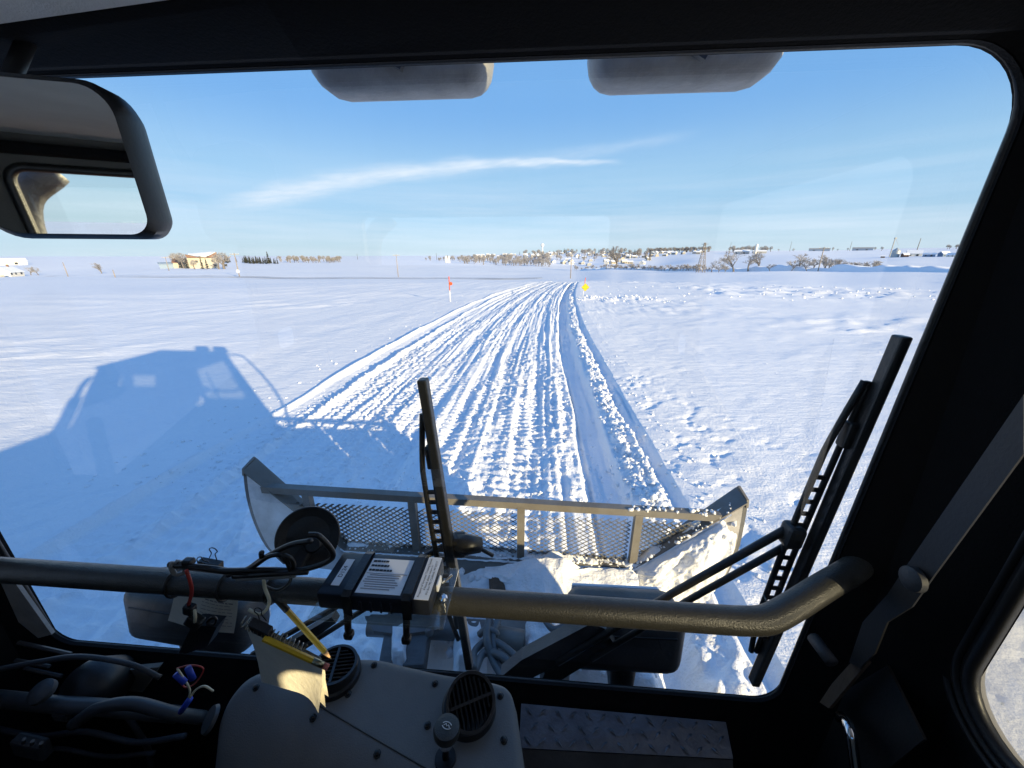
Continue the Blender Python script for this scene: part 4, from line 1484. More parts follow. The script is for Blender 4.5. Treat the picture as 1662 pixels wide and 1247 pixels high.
rm = mb.add(vs_, fs_).build('rear_view_mirror', BLACKP, gr, angle=40)
MB().add([mc + MR @ Vector((x * .93, -.003, z * .93)) for x, z in outl], [tuple(range(nn))]).build('mirror_glass', MIRRORM, rm)
MB().tube([mc + MR @ Vector((-.05, .05, .03)), mc + MR @ Vector((-.055, .07, .08)), Vector((mc.x - .06, .47, 2.625))], .008, 8).build('mirror_stem', BLACKP, rm, smooth=True)

# grab bar
BY = 0.42
BZ = 1.893
bar = [(-.86, BY, BZ), (-.4, BY, BZ), (0, BY, BZ), (.4, BY, BZ), (.56, BY, BZ), (.60, BY, BZ)]
e0 = Vector((.625, BY, BZ)); e1 = Y(1392, 918, .505)
arc = spline([(.58, BY, BZ), (.62, BY + .003, BZ + .002), (.66, BY + .018, BZ + .010), e1.lerp(Vector((.66, BY + .018, BZ + .010)), .5), e1, e1 + Vector((.05, .04, .02))], 6)
MB().tube([Vector(p) for p in bar[:-1]] + arc, .0195, 20).build('grab_bar', BARM, gr, smooth=True)

# lower dash cover
DZ = 1.64
B_px = [(338, 1172), (352, 1142), (378, 1114), (415, 1092), (490, 1074), (600, 1068), (660, 1080), (720, 1093), (800, 1106), (826, 1119), (838, 1146)]
F_px = [(290, 1290), (318, 1300), (360, 1310), (420, 1315), (500, 1318), (600, 1318), (660, 1316), (720, 1312), (790, 1308), (835, 1300), (858, 1285)]
Bc = spline([Zp(*q, DZ) for q in B_px], 5); Fc = spline([Zp(*q, DZ) for q in F_px], 5)
sa, sb = Zp(520, 1148, DZ), Zp(690, 1247, DZ)
sdir = (sb - sa).normalized(); sn = Vector((sdir.y, -sdir.x, 0))
if sn.x > 0: sn = -sn
NV = 26
mb = MB(); vs_, fs_ = [], []
nu = len(Bc)
for i in range(nu):
    for j in range(NV + 1):
        v = j / NV
        p = Bc[i].lerp(Fc[i], v)
        dd = (p - sa).dot(sn)
        z = DZ
        if dd > 0: z -= 5.0 * dd * dd + .16 * dd
        u = min(i, nu - 1 - i) / 6.0
        if u < 1: z -= .010 * (1 - u) ** 2
        if v < .06: z -= .006 * (1 - v / .06) ** 2
        vs_.append((p.x, p.y, z))
for i in range(nu - 1):
    for j in range(NV):
        k = i * (NV + 1) + j
        fs_.append((k, k + 1, k + NV + 2, k + NV + 1))
o_ = len(vs_)
edge = [i * (NV + 1) for i in range(nu)] + [(nu - 1) * (NV + 1) + j for j in range(1, NV + 1)]
edge = [j for j in range(NV, 0, -1)] + edge
for e in edge: vs_.append((vs_[e][0], vs_[e][1], vs_[e][2] - .30))
for k in range(len(edge) - 1): fs_.append((edge[k], edge[k + 1], o_ + k + 1, o_ + k))
dash = mb.add(vs_, fs_).build('dashboard', DASHM, gr, angle=50)


def dash_z(p):
    dd = (p - sa).dot(sn)
    return DZ - (5.0 * dd * dd + .16 * dd if dd > 0 else 0)


MB().tube([sa + Vector((0, 0, .0004)) - sdir * .004, sb + sdir * .06 + Vector((0, 0, .0004))], .0011, 6).build('panel_seam', RUBBER, dash)
for q in ((565, 1127), (508, 1163), (612, 1222), (607, 1080), (706, 1110), (694, 1178), (818, 1202), (415, 1113), (812, 1130)):
    p = Zp(*q, DZ); p.z = dash_z(p)
    MB().lathe([(.0062, -.002), (.0062, .0012), (.0042, .0018), (.0040, .0045), (.0025, .0058), (.0004, .006)], p, (0, 0, 1), 14).build('screw', SCREWM, dash, angle=40)


def vent(base, axis, rad, hgt, slat_dir, name='air_vent'):
    axis = Vector(axis).normalized()
    o = MB().lathe([(rad * 1.12, -.004), (rad * 1.12, hgt * .30), (rad * 1.04, hgt * .36)], base, (0, 0, 1), 36).build(name, BLACKP, gr, angle=40)
    top = base + Vector((0, 0, hgt * .36)) + axis * hgt * .42
    MB().lathe([(rad * .98, -hgt * .55), (rad * 1.02, 0), (rad * 1.0, .004), (rad * .88, .004), (rad * .86, -.004), (rad * .84, -.018), (.001, -.019)], top, axis, 40).build('vent_ring', BLACKP, o, angle=40)
    sv = Vector(slat_dir); sv = (sv - axis * sv.dot(axis)).normalized(); cv = axis.cross(sv)
    Rm = Matrix((sv, cv, axis)).transposed()
    R2 = rad * .85
    for k in range(-4, 5):
        c_ = k * rad * .185
        if abs(c_) >= R2: continue
        half = math.sqrt(R2 * R2 - c_ * c_)
        MB().box(top + cv * c_ - axis * .004, (2 * half, .0022, .012), Rm @ Matrix.Rotation(R(25), 3, 'X')).build('slat', BLACKP, o)
    MB().box(top - axis * .001, (.0045, 2 * R2, .010), Rm).build('cross_bar', BLACKP, o)
    return o, top


vb = Zp(546, 1097, DZ); vb.z = DZ
vent(vb, (.05, .10, 1), .040, .034, (1, .25, 0))
vb2 = Zp(762, 1152, DZ); vb2.z = DZ
vent(vb2, (.25, -.42, .9), .042, .052, (.5, -1, 0))

# knob beside the right vent
kb = Zp(723, 1232, DZ); kb.z = DZ
kt = kb + Vector((.004, .006, .060))
ka = (Vector((.08, .08, 1))).normalized()
kn = MB().lathe([(.0200, -.004), (.0208, .002), (.0190, .009), (.012, .011), (.001, .0112)], kt, ka, 28).build('control_knob', BARM, gr, angle=40)
MB().lathe([(.011, -.028), (.0115, -.003)], kt, ka, 20).build('knob_collar', CHROME, kn, angle=40)
MB().tube([kb, kt - ka * .018], .0055, 10).build('knob_stem', BLACKP, kn, smooth=True)
MB().lathe([(.017, 0), (.0165, .004), (.006, .0045)], kb, (0, 0, 1), 24).build('knob_base', BLACKP, kn, angle=40)
lg_ = MB()
ku = Vector((1, -.25, 0)).normalized(); kv = ka.cross(ku).normalized()
cc = kt + ka * .0117
lg_.tube([cc + ku * (.0075 * math.cos(a)) + kv * (.0048 * math.sin(a)) for a in np.linspace(.5, 2.9, 10)], .0007, 4)
lg_.tube([cc + ku * (.0075 * math.cos(a)) + kv * (.0048 * math.sin(a)) for a in np.linspace(3.6, 6.0, 10)], .0007, 4)
lg_.tube([cc + ku * u + kv * v for u, v in ((-.005, -.001), (-.002, .0022), (0, -.001), (.002, .0015), (.005, -.0015))], .0007, 4)
lg_.build('knob_emblem', LABELM, kn)

# tread plate below the windshield on the right
tp = [Zp(846, 1142, 1.535), Zp(1178, 1172, 1.535), Zp(1190, 1232, 1.52), Zp(842, 1214, 1.52)]
tpo = MB().prism(tp, (0, 0, -.006)).build('tread_plate', TREADM, gr)
lug = MB()
for i in range(13):
    for j in range(3):
        u = (i + .5 + (j % 2) * .5) / 13.5; v = (j + .5) / 3
        c = tp[0].lerp(tp[1], u).lerp(tp[3].lerp(tp[2], u), v)
        a = R(42 if (i + j) % 2 else -42)
        d = Vector((math.cos(a), math.sin(a), 0)) * .013; s = Vector((-d.y, d.x, 0)) * .2
        lug.add([c - d, c + s + Vector((0, 0, .0028)), c + d, c - s + Vector((0, 0, .0028)), c + Vector((0, 0, .0042))], [(0, 3, 4), (3, 2, 4), (2, 1, 4), (1, 0, 4)])
tag(lug.build('tread_lugs', TREADM, tpo), kind='stuff')
MB().prism([tp[3] + Vector((0, 0, -.004)), tp[2] + Vector((0, 0, -.004)), tp[2] + Vector((0, -.05, -.09)), tp[3] + Vector((0, -.05, -.09))], (0, .004, 0)).build('tread_riser', STEELD, gr)

# dark fittings at the right-hand corner
brk = lambda pts, x: [X(px, py, x) for px, py in pts]
MB().prism(brk([(1662, 640), (1662, 735), (1515, 935), (1480, 985), (1440, 1010), (1420, 1060), (1395, 1085), (1378, 1075), (1400, 1010), (1440, 965), (1470, 920)], .79), (.0025, 0, 0)).build('door_strut', BLACKP, gr)
MB().lathe([(.016, -.004), (.016, .004), (.011, .008)], X(1482, 940, .784), (-1, 0, 0), 20).build('strut_bolt', BRACE, gr, angle=40)
MB().lathe([(.018, -.004), (.018, .003), (.012, .006)], X(1652, 425, .850), (-1, 0, 0), 20).build('door_cap', LAMPD, gr, angle=40)
MB().tube([X(1320, 1035, .76), X(1350, 1075, .76)], .010, 10).build('door_stop', BRACE, gr, smooth=True)
MB().prism(brk([(1350, 1110), (1395, 1060), (1408, 1075), (1345, 1150), (1330, 1140)], .795), (.006, 0, 0)).build('door_hinge', RUST, gr)
hq = [X(1366, 1166, .80), X(1374, 1172, .79), X(1381, 1192, .785), X(1386, 1225, .785), X(1392, 1275, .785)]
MB().tube(spline(hq, 5), [.010] + [.0075] * (len(spline(hq, 5)) - 1), 10).build('door_handle', CHROME, gr, smooth=True)
MB().prism([X(1340, 1140, .825), X(1440, 1080, .825), X(1500, 1200, .825), X(1390, 1290, .825), X(1290, 1300, .825)], (.004, 0, 0)).build('kick_panel', BLACKP, gr)

# dark fittings at the lower left
lf = lambda px, py, y=.47: Y(px, py, y)
MB().tube([lf(-60, 1128, .40), lf(70, 1142, .40), lf(160, 1148, .40), lf(290, 1160, .42)], .014, 10).build('steering_linkage', LAMPD, gr, smooth=True)
MB().lathe([(.048, -.05), (.048, .0), (.040, .018), (.02, .028), (.002, .03)], lf(146, 1112, .44), (.1, -.6, .8), 28).build('pump_housing', BLACKP, gr, angle=40)
MB().prism([lf(185, 1090, .48), lf(258, 1083, .48), lf(222, 1138, .48), lf(186, 1128, .48)], (0, .01, 0)).build('grey_plate', WALLG, gr)
MB().tube(spline([lf(120, 1175, .38), lf(160, 1150, .39), lf(215, 1142, .40), lf(280, 1158, .40), lf(330, 1165, .42)], 6), .011, 10).build('ribbed_hose', LAMPD, gr, smooth=True)
for (a_, b2_) in (((30, 1043), (115, 1062)), ((25, 1072), (80, 1082)), ((40, 1085), (100, 1098))):
    MB().tube([lf(*a_, .47), lf(*b2_, .47)], .004, 6).build('fuse_strip', LAMPD, gr)
MB().box(lf(105, 1158, .40), (.03, .02, .02), bevel=.004).build('clamp_block', LAMPD, gr)
MB().lathe([(.020, 0), (.020, .01), (.010, .016)], lf(72, 1124, .40), (0, -.4, 1), 18).build('linkage_cap', LAMPD, gr, angle=40)
MB().lathe([(.022, 0), (.020, .006)], Zp(344, 1168, 1.60), (-.6, -.4, .7), 20).build('dash_plug', LAMPD, gr, angle=40)
for k, ctl in enumerate(([(-20, 1090), (60, 1075), (130, 1066), (210, 1078), (260, 1100)], [(-20, 1180), (60, 1195), (140, 1188), (220, 1205), (300, 1195)],
                         [(20, 1230), (90, 1215), (170, 1228), (250, 1222)], [(205, 1160), (222, 1185), (240, 1215), (246, 1250)])):
    MB().tube(spline([lf(px, py, .40 + .012 * k) for px, py in ctl], 6), .0045 + .001 * (k % 2), 8).build('cable', BRACE, gr, smooth=True)
MB().box(lf(52, 1212, .37), (.06, .02, .045), Euler((0, R(12), 0)).to_matrix(), bevel=.005).build('switch_box', BRACE, gr)
for k in range(3):
    MB().tube([lf(38 + 14 * k, 1206 + 3 * k, .358), lf(39 + 14 * k, 1200 + 3 * k, .345)], .0028, 8).build('toggle', STEELD, gr)
# left corner post's pale inner strip
MB().prism([Y(-6, 930, .49), Y(14, 932, .49), Y(84, 1030, .49), Y(62, 1036, .49), Y(30, 1010, .49)], (0, .006, 0)).build('corner_trim', LAMPG, gr)

# ------------------------------------------------------------------ blade
BLY = 1.71
bt = lambda px, py, y=BLY: Y(px, py, y)
tipL, tipR = bt(397, 766, 1.73), bt(1211, 817, 1.73)
cL_, cR_ = bt(560, 892), bt(1030, 922)
XL, XRr = tipL.x, tipR.x


def top_line(x):      # height of the moldboard's upper edge
    if x < cL_.x: return cL_.z + (tipL.z - cL_.z) * (cL_.x - x) / (cL_.x - XL)
    if x > cR_.x: return cR_.z + (tipR.z - cR_.z) * (x - cR_.x) / (XRr - cR_.x)
    return cL_.z + (cR_.z - cL_.z) * (x - cL_.x) / (cR_.x - cL_.x)


NZ = 13
inn = {-1: [Vector((cL_.x, BLY - .05 * math.sin(v * 2.6), cL_.z + (.55 - cL_.z) * v)) for v in np.linspace(0, 1, NZ)],
       1: [Vector((cR_.x, BLY - .05 * math.sin(v * 2.6), cR_.z + (.55 - cR_.z) * v)) for v in np.linspace(0, 1, NZ)]}
outp = {1: [tipR, bt(1204, 856, 1.71), bt(1193, 900, 1.69), bt(1166, 950, 1.67), bt(1120, 980, 1.66)],
        -1: [tipL, bt(402, 806, 1.71), bt(414, 848, 1.69), bt(434, 888, 1.67), bt(462, 916, 1.66)]}
oute = {}
for s in (1, -1):
    sp_ = spline(outp[s], 3)
    oute[s] = [Vector(p) for p in sp_][:NZ]
    assert len(sp_) == NZ


def wing_pt(s, u, v):
    k = v * (NZ - 1); i = min(int(k), NZ - 2); f = k - i
    p = inn[s][i].lerp(inn[s][i + 1], f).lerp(oute[s][i].lerp(oute[s][i + 1], f), u)
    return p


def cen_pt(u, v):
    k = v * (NZ - 1); i = min(int(k), NZ - 2); f = k - i
    return inn[-1][i].lerp(inn[-1][i + 1], f).lerp(inn[1][i].lerp(inn[1][i + 1], f), u)


def sheet(mb, fn, nu_, nv_, th, mi=0):
    vs_, fs_ = [], []
    for side in (0, 1):
        for i in range(nu_ + 1):
            for j in range(nv_ + 1):
                p = fn(i / nu_, j / nv_).copy(); p.y += side * th
                vs_.append(p)
    S_ = (nu_ + 1) * (nv_ + 1)
    for i in range(nu_):
        for j in range(nv_):
            a = i * (nv_ + 1) + j; b2 = a + nv_ + 1
            fs_ += [(a, b2, b2 + 1, a + 1), (S_ + a, S_ + a + 1, S_ + b2 + 1, S_ + b2)]
    for i in range(nu_):
        for j in (0, nv_):
            a = i * (nv_ + 1) + j; b2 = a + nv_ + 1
            fs_.append((a, b2, S_ + b2, S_ + a))
    for j in range(nv_):
        for i in (0, nu_):
            a = i * (nv_ + 1) + j
            fs_.append((a, a + 1, S_ + a + 1, S_ + a))
    return mb.add(vs_, fs_, mi)


blade = sheet(MB(), cen_pt, 12, NZ - 1, .03).build('blade', STEEL, gr, angle=40)
for s in (1, -1):
    wg = sheet(MB(), lambda u, v, s=s: wing_pt(s, u, v), 10, NZ - 1, .025).build('wing_plate', FROST, blade, angle=40)
    edge_ = [wing_pt(s, 1.0, v) for v in np.linspace(0, 1, NZ)]
    m = MB()
    for a, b2 in zip(edge_[:-1], edge_[1:]):
        h_ = Vector((s * .010, 0, 0)); w_ = Vector((0, .05, 0))
        m.add([a - h_, a + h_, b2 + h_, b2 - h_, a - h_ + w_, a + h_ + w_, b2 + h_ + w_, b2 - h_ + w_], [(0, 1, 2, 3), (4, 7, 6, 5), (0, 4, 5, 1), (3, 2, 6, 7), (1, 5, 6, 2), (0, 3, 7, 4)])
    m.build('end_rim', STEELD, wg)
    a, b2 = wing_pt(s, 0, 0), wing_pt(s, 1, 0)
    MB().prism([a + Vector((0, -.012, .002)), b2 + Vector((0, -.012, .002)), b2 + Vector((-s * .02, .085, .03)), a + Vector((0, .06, .002))], (0, 0, .010)).build('upper_flange', STEEL, wg)
    MB().prism([b2 + Vector((0, -.01, -.02)), b2 + Vector((0, .03, -.06)), b2 + Vector((-s * .015, .10, .02)), b2 + Vector((-s * .01, .085, .05)), b2 + Vector((0, .0, .02))], (s * .012, 0, 0)).build('end_plate', STEEL, wg)
a, b2 = inn[-1][0], inn[1][0]
MB().prism([a + Vector((0, -.012, .002)), b2 + Vector((0, -.012, .002)), b2 + Vector((0, .06, .002)), a + Vector((0, .06, .002))], (0, 0, .010)).build('upper_flange', STEEL, blade)
# screen: top rail, posts, expanded-metal panels
sy = BLY + .035
tl, trr = bt(428, 786, sy), bt(1168, 831, sy)
zr = (tl.z + trr.z) / 2
x_tl, x_tr = tl.x, trr.x
rail_z = lambda x: tl.z + (trr.z - tl.z) * (x - tl.x) / (trr.x - tl.x)
MB().prism([(x_tl, sy - .03, tl.z - .042), (x_tr, sy - .03, trr.z - .042), (x_tr, sy - .03, trr.z), (x_tl, sy - .03, tl.z)], (0, .045, 0)).build('top_rail', STEEL, blade)
post_x = [bt(q, w, sy).x for q, w in ((500, 800), (670, 810), (846, 820), (1036, 832))]
for x in post_x:
    MB().box((x, sy - .012, (rail_z(x) - .042 + top_line(x)) / 2), (.042, .04, rail_z(x) - .042 - top_line(x) + .02)).build('screen_post', STEEL, blade)
edges_x = [None] + post_x + [None]


MESH_E = Vector((0, .020, -.0168))      # expanded metal: every strand is a tilted ribbon


def mesh_panel(xa, xb_, la, lb):
    """expanded metal: diamond strands between xa and xb, clipped by the wing edges"""
    m = MB()
    px_, pz_ = .043, .029
    i0, i1 = int(math.floor(xa / px_)) - 1, int(math.ceil(xb_ / px_)) + 1

    def inside(x, z):
        return xa <= x <= xb_ and top_line(x) + .0 <= z <= rail_z(x) - .04
    zmin, zmax = .38, 1.0
    for i in range(2 * i0, 2 * i1 + 1):
        for j in range(int(zmin / pz_) * 2, int(zmax / pz_) * 2 + 1):
            if (i + j) % 2: continue
            x, z = i * px_ / 2, j * pz_ / 2
            for s in (1, -1):
                x2, z2 = x + px_ / 2, z + s * pz_ / 2
                if not (inside(x, z) and inside(x2, z2)): continue
                a = Vector((x, sy, z)); b2 = Vector((x2, sy, z2))
                d = (b2 - a).normalized(); nrm_ = Vector((-d.z, 0, d.x)) * .0019
                m.add([a + nrm_, b2 + nrm_, b2 - nrm_, a - nrm_, a + nrm_ + MESH_E, b2 + nrm_ + MESH_E, b2 - nrm_ + MESH_E, a - nrm_ + MESH_E],
                      [(0, 1, 2, 3), (4, 7, 6, 5), (0, 4, 5, 1), (3, 2, 6, 7)])
    return m


bounds = [x_tl] + post_x + [x_tr]
for i in range(5):
    mesh_panel(bounds[i] + .02, bounds[i + 1] - .02, 0, 0).build('screen_mesh', MESHM, blade)

# push frame, brackets, hoses between the blade and the cab
pf = lambda px, py, z: Zp(px, py, z)
for (pa, pb, w) in (((690, 985), (672, 1092), .10), ((645, 985), (628, 1090), .07), ((880, 985), (905, 1100), .12)):
    a, b2 = pf(*pa, .55), pf(*pb, .55)
    d = b2 - a
    MB().box((a + b2) / 2, (w, d.length, .10), Euler((0, 0, math.atan2(d.y, d.x) - R(90))).to_matrix(), bevel=.008).build('push_arm', STEEL if w > .11 else STEELD, gr)
cb0, cb1 = pf(600, 1015, .58), pf(905, 1030, .58)
MB().tube([cb0, cb1], .05, 12).build('cross_tube', STEELD, gr, smooth=True)
MB().prism([pf(592, 1000, .62), pf(720, 990, .62), pf(740, 1018, .62), pf(650, 1030, .62), pf(606, 1024, .62)], (0, 0, -.02)).build('frame_plate', STEELD, gr)
MB().prism([pf(808, 1000, .66), pf(868, 1000, .66), pf(918, 1062, .66), pf(830, 1062, .66)], (0, 0, -.05)).build('frame_plate', STEEL, gr)
MB().tube([pf(790, 1030, .70), pf(850, 1040, .70)], .045, 14).build('hydraulic_cylinder', STEEL, gr, smooth=True)
MB().tube([pf(800, 1034, .70), pf(835, 1039, .70)], .026, 14).build('cylinder_rod', CHROME, gr, smooth=True)
MB().box(pf(806, 950, .58), (.09, .22, .16), Euler((0, 0, R(12))).to_matrix(), bevel=.02).build('lift_bracket', RUST, gr)
MB().lathe([(.02, 0), (.02, .02), (.012, .03)], pf(697, 1028, .64), (0, 0, 1), 14).build('frame_bolt', STEELD, gr, angle=40)
for k, ctl in enumerate(([(800, 985), (790, 1030), (800, 1070), (822, 1108)], [(815, 990), (800, 1035), (812, 1080), (838, 1105)],
                         [(768, 1085), (772, 1055), (800, 1040), (840, 1068), (860, 1098)], [(770, 1090), (786, 1060), (815, 1066), (840, 1092)],
                         [(880, 1000), (900, 1022), (930, 1008)], [(778, 1030), (790, 1022), (806, 1028), (790, 1036)])):
    MB().tube(spline([pf(px, py, .78 + .02 * math.sin(i * 2 + k)) for i, (px, py) in enumerate(ctl)], 8), .017 - .001 * (k % 3), 8).build('hydraulic_hose', STEELD, gr, smooth=True)

# snow caught on the blade and frame (stuff): lumpy sheets plus loose crumbs
def snow_sheet(fn, nu_, nv_, off, name, label):
    g = np.array([[fn(i / nu_, j / nv_)[:] for j in range(nv_ + 1)] for i in range(nu_ + 1)])
    q = g.reshape(-1, 3)
    return g, q


def grid_faces(nu_, nv_):
    ii = np.arange((nu_ + 1) * (nv_ + 1)).reshape(nu_ + 1, nv_ + 1)
    return np.stack([ii[:-1, :-1], ii[1:, :-1], ii[1:, 1:], ii[:-1, 1:]], -1).reshape(-1, 4)


allv, allf = [], []
cnt = 0


def add_sheet(g, nu_, nv_):
    global cnt
    allv.append(g.reshape(-1, 3)); allf.append(grid_faces(nu_, nv_) + cnt); cnt += (nu_ + 1) * (nv_ + 1)


def lumps(a, b, seed):
    return np.clip(0.5 + 0.9 * fbm(a, b, 4, seed, 0.5), 0, 1.3)


# right wing, thick
nu_, nv_ = 70, 60
g = np.array([[wing_pt(1, i / nu_ * .97, .02 + j / nv_ * .97)[:] for j in range(nv_ + 1)] for i in range(nu_ + 1)])
uu, vv = np.meshgrid(np.linspace(0, 1, nu_ + 1), np.linspace(0, 1, nv_ + 1), indexing='ij')
edge_w = np.minimum(1, np.minimum(uu, 1 - uu) * 14) * np.minimum(1, np.minimum(vv, 1 - vv) * 14)
th = (.022 + .045 * lumps(uu * 5 + 3, vv * 4, 301) + .03 * vv + .012 * fbm(uu * 24, vv * 24, 2, 305)) * edge_w - .004 * (1 - edge_w)
bare = sstep(.74, .90, uu) * sstep(.55, .10, vv) * sstep(-.1, .15, fbm(uu * 5, vv * 5, 3, 309))
th = th * (1 - bare) - .012 * bare
g[..., 1] -= th; g[..., 2] += th * .35
add_sheet(g, nu_, nv_)
# middle, right of the bare steel
g = np.array([[cen_pt(.50 + .5 * i / nu_, j / nv_)[:] for j in range(nv_ + 1)] for i in range(nu_ + 1)])
cover = sstep(.12, .42, uu + .35 * vv + .5 * fbm(uu * 3, vv * 3, 3, 315))
th = (.02 + .06 * lumps(uu * 5, vv * 3, 311) + .03 * vv) * cover - .012 * (1 - cover)
g[..., 1] -= th; g[..., 2] += th * .4
add_sheet(g, nu_, nv_)
# heap lying behind the blade on the frame
nu_, nv_ = 90, 50
gx, gy = np.meshgrid(np.linspace(-.42, .98, nu_ + 1), np.linspace(BLY - .04, BLY - .60, nv_ + 1), indexing='ij')
w_ = sstep(0, .12, (gx + .42) / 1.4) * sstep(0, .10, (.98 - gx) / 1.4)
t_ = (BLY - .04 - gy) / .56
hz_ = (.665 - .22 * t_ + .10 * lumps(gx * 3, gy * 3, 321) + .02 * fbm(gx * 18, gy * 18, 3, 325)) * 1.0
hz_ = hz_ - .5 * sstep(.55, 1.0, t_ + .35 * fbm(gx * 2.2, gy * 2.2, 3, 331)) - .3 * (1 - w_) - .13 * sstep(.15, -.35, gx)
add_sheet(np.stack([gx, gy, hz_], -1), nu_, nv_)
# frame tops under the cab
for (pxa, pxb, pya, pyb, zz, sd_) in ((845, 912, 996, 1100, .665, 341), (735, 790, 1000, 1095, .60, 345), (632, 662, 1010, 1080, .605, 349)):
    nu_, nv_ = 24, 30
    g = np.zeros((nu_ + 1, nv_ + 1, 3))
    for i in range(nu_ + 1):
        for j in range(nv_ + 1):
            u, v = i / nu_, j / nv_
            p = Zp(pxa + (pxb - pxa) * u, pya + (pyb - pya) * v, zz)
            e = min(1, 5 * min(u, 1 - u)) * min(1, 6 * min(v, 1 - v))
            g[i, j] = (p.x, p.y, zz - .05 + e * (.07 + .10 * abs(float(fbm(np.array([p.x * 7.0]), np.array([p.y * 7.0]), 3, sd_)[0]))))
    add_sheet(g, nu_, nv_)
# ridge of packed snow lying along the upper edge
nu_, nv_ = 260, 10
gx = np.linspace(cL_.x - .02, XRr - .07, nu_ + 1)
g = np.zeros((nu_ + 1, nv_ + 1, 3))
for j in range(nv_ + 1):
    v = j / nv_
    yb_ = np.where(gx < cR_.x, BLY, BLY + (1.73 - BLY) * (gx - cR_.x) / (XRr - cR_.x))
    hr = (.016 + .075 * np.clip(fbm(gx * 4.5, np.full_like(gx, v * 1.2), 4, 361, .6) + .18, 0, 1)) * np.interp(gx, [-1.0, -.2, .2, .9, 1.3], [.35, .5, .9, 1.2, .9])
    g[:, j, 0] = gx
    g[:, j, 1] = yb_ - .018 + .10 * v
    g[:, j, 2] = np.array([top_line(x) for x in gx]) - .004 + hr * math.sin(math.pi * v) ** .6 + .006 * fbm(gx * 40, np.full_like(gx, v * 6), 2, 367)
add_sheet(g, nu_, nv_)
o = np_mesh('packed_snow', np.concatenate(allv), np.concatenate(allf), SNOW, 'stuff'); attach(o, gr)
P, Sx = [], []
for _ in range(420):      # crumbs along the upper edge of the moldboard
    x = U(cL_.x - .05, XRr - .05); zt = top_line(x)
    yy = BLY if x < cR_.x else BLY + (1.73 - BLY) * (x - cR_.x) / (XRr - cR_.x)
    k = 1.0 if x > 0 else .55
    P.append((x, yy + U(-.012, .075), zt + U(.005, .028) * k)); Sx.append(U(.004, .013) * k)
for _ in range(40):
    x = U(.75, x_tr - .02)
    P.append((x, sy - .032 + U(0, .04), rail_z(x) - U(0, .012) + .006)); Sx.append(U(.006, .016))
for _ in range(160):
    x = U(-.35, .95); y = BLY - U(.05, .45)
    P.append((x, y, .66 - .40 * (BLY - y) + U(0, .03))); Sx.append(U(.008, .03))
clump_cloud(np.array(P), np.array(Sx), 'snow_crumbs', None, parent=gr, flat=.8)

# ------------------------------------------------------------------ things hung on the grab bar
# tracking unit on a clear plate
tz = 1.945
f0, f1 = Zp(514, 960, tz), Zp(694, 980, tz)
g0, g1 = Zp(556, 897, tz), Zp(722, 904, tz)
xl, xr = (f0.x + g0.x) / 2, (f1.x + g1.x) / 2
yf, yb = (f0.y + f1.y) / 2, (g0.y + g1.y) / 2
tu = thing('tracking_unit', 'black tracking box with white labels strapped on top of the grab bar', 'tracking box', ((xl + xr) / 2, BY, BZ))
bx = MB().box(((xl + xr) / 2, (yf + yb) / 2, tz - .0145), (xr - xl, yb - yf, .029), bevel=.0035).build('housing', BOXM, tu, angle=40)
W_ = xr - xl
for k in range(5):
    MB().box((xl + W_ * (.30 + .09 * k), yf - .001, tz - .017), (.0035, .004, .018), bevel=.001).build('rib', BOXM, bx)
mp = Vector(((xl + xr) / 2, (yf + yb) / 2, BZ + .0245))
MB().box((mp.x + .006, mp.y - .002, tz - .0325), (W_ + .03, yb - yf + .024, .005), bevel=.001).build('clear_plate', ACRYL, tu)
for u in (.275, .80):
    x = xl + W_ * u
    st_ = [(x, yf - .004, tz - .033), (x, yf - .003, tz + .001), (x, yf + .006, tz + .0045), (x, yb - .006, tz + .0045), (x, yb + .003, tz + .001), (x, yb + .004, tz - .033)]
    m = MB()
    for a, b2 in zip(st_[:-1], st_[1:]):
        a, b2 = Vector(a), Vector(b2)
        h_ = Vector((.0065, 0, 0)); nn_ = (b2 - a).normalized().cross(Vector((1, 0, 0))) * .0014
        m.add([a - h_, a + h_, b2 + h_, b2 - h_, a - h_ + nn_, a + h_ + nn_, b2 + h_ + nn_, b2 - h_ + nn_], [(0, 1, 2, 3), (4, 7, 6, 5), (0, 4, 5, 1), (3, 2, 6, 7), (1, 5, 6, 2), (0, 3, 7, 4)])
    so = m.build('strap', RUBBER, tu)
    y0 = yf + .012
    MB().tube([(x - .002, y0 - .014, tz - .034), (x - .004, y0 - .016, tz - .058), (x - .006, y0 - .014, tz - .072)], [.0055, .005, .004], 8).build('strap_tail', RUBBER, tu, smooth=True)
    MB().box((x - .006, y0 - .014, tz - .074), (.013, .012, .012), bevel=.003).build('strap_buckle', RUBBER, tu)


def flat(px_c, py_c, z, w, h, ang, material, name, parent, th=.0006):
    c = Zp(px_c, py_c, z)
    return MB().box((c.x, c.y, z), (w, h, th), Euler((0, 0, ang)).to_matrix()).build(name, material, parent), c


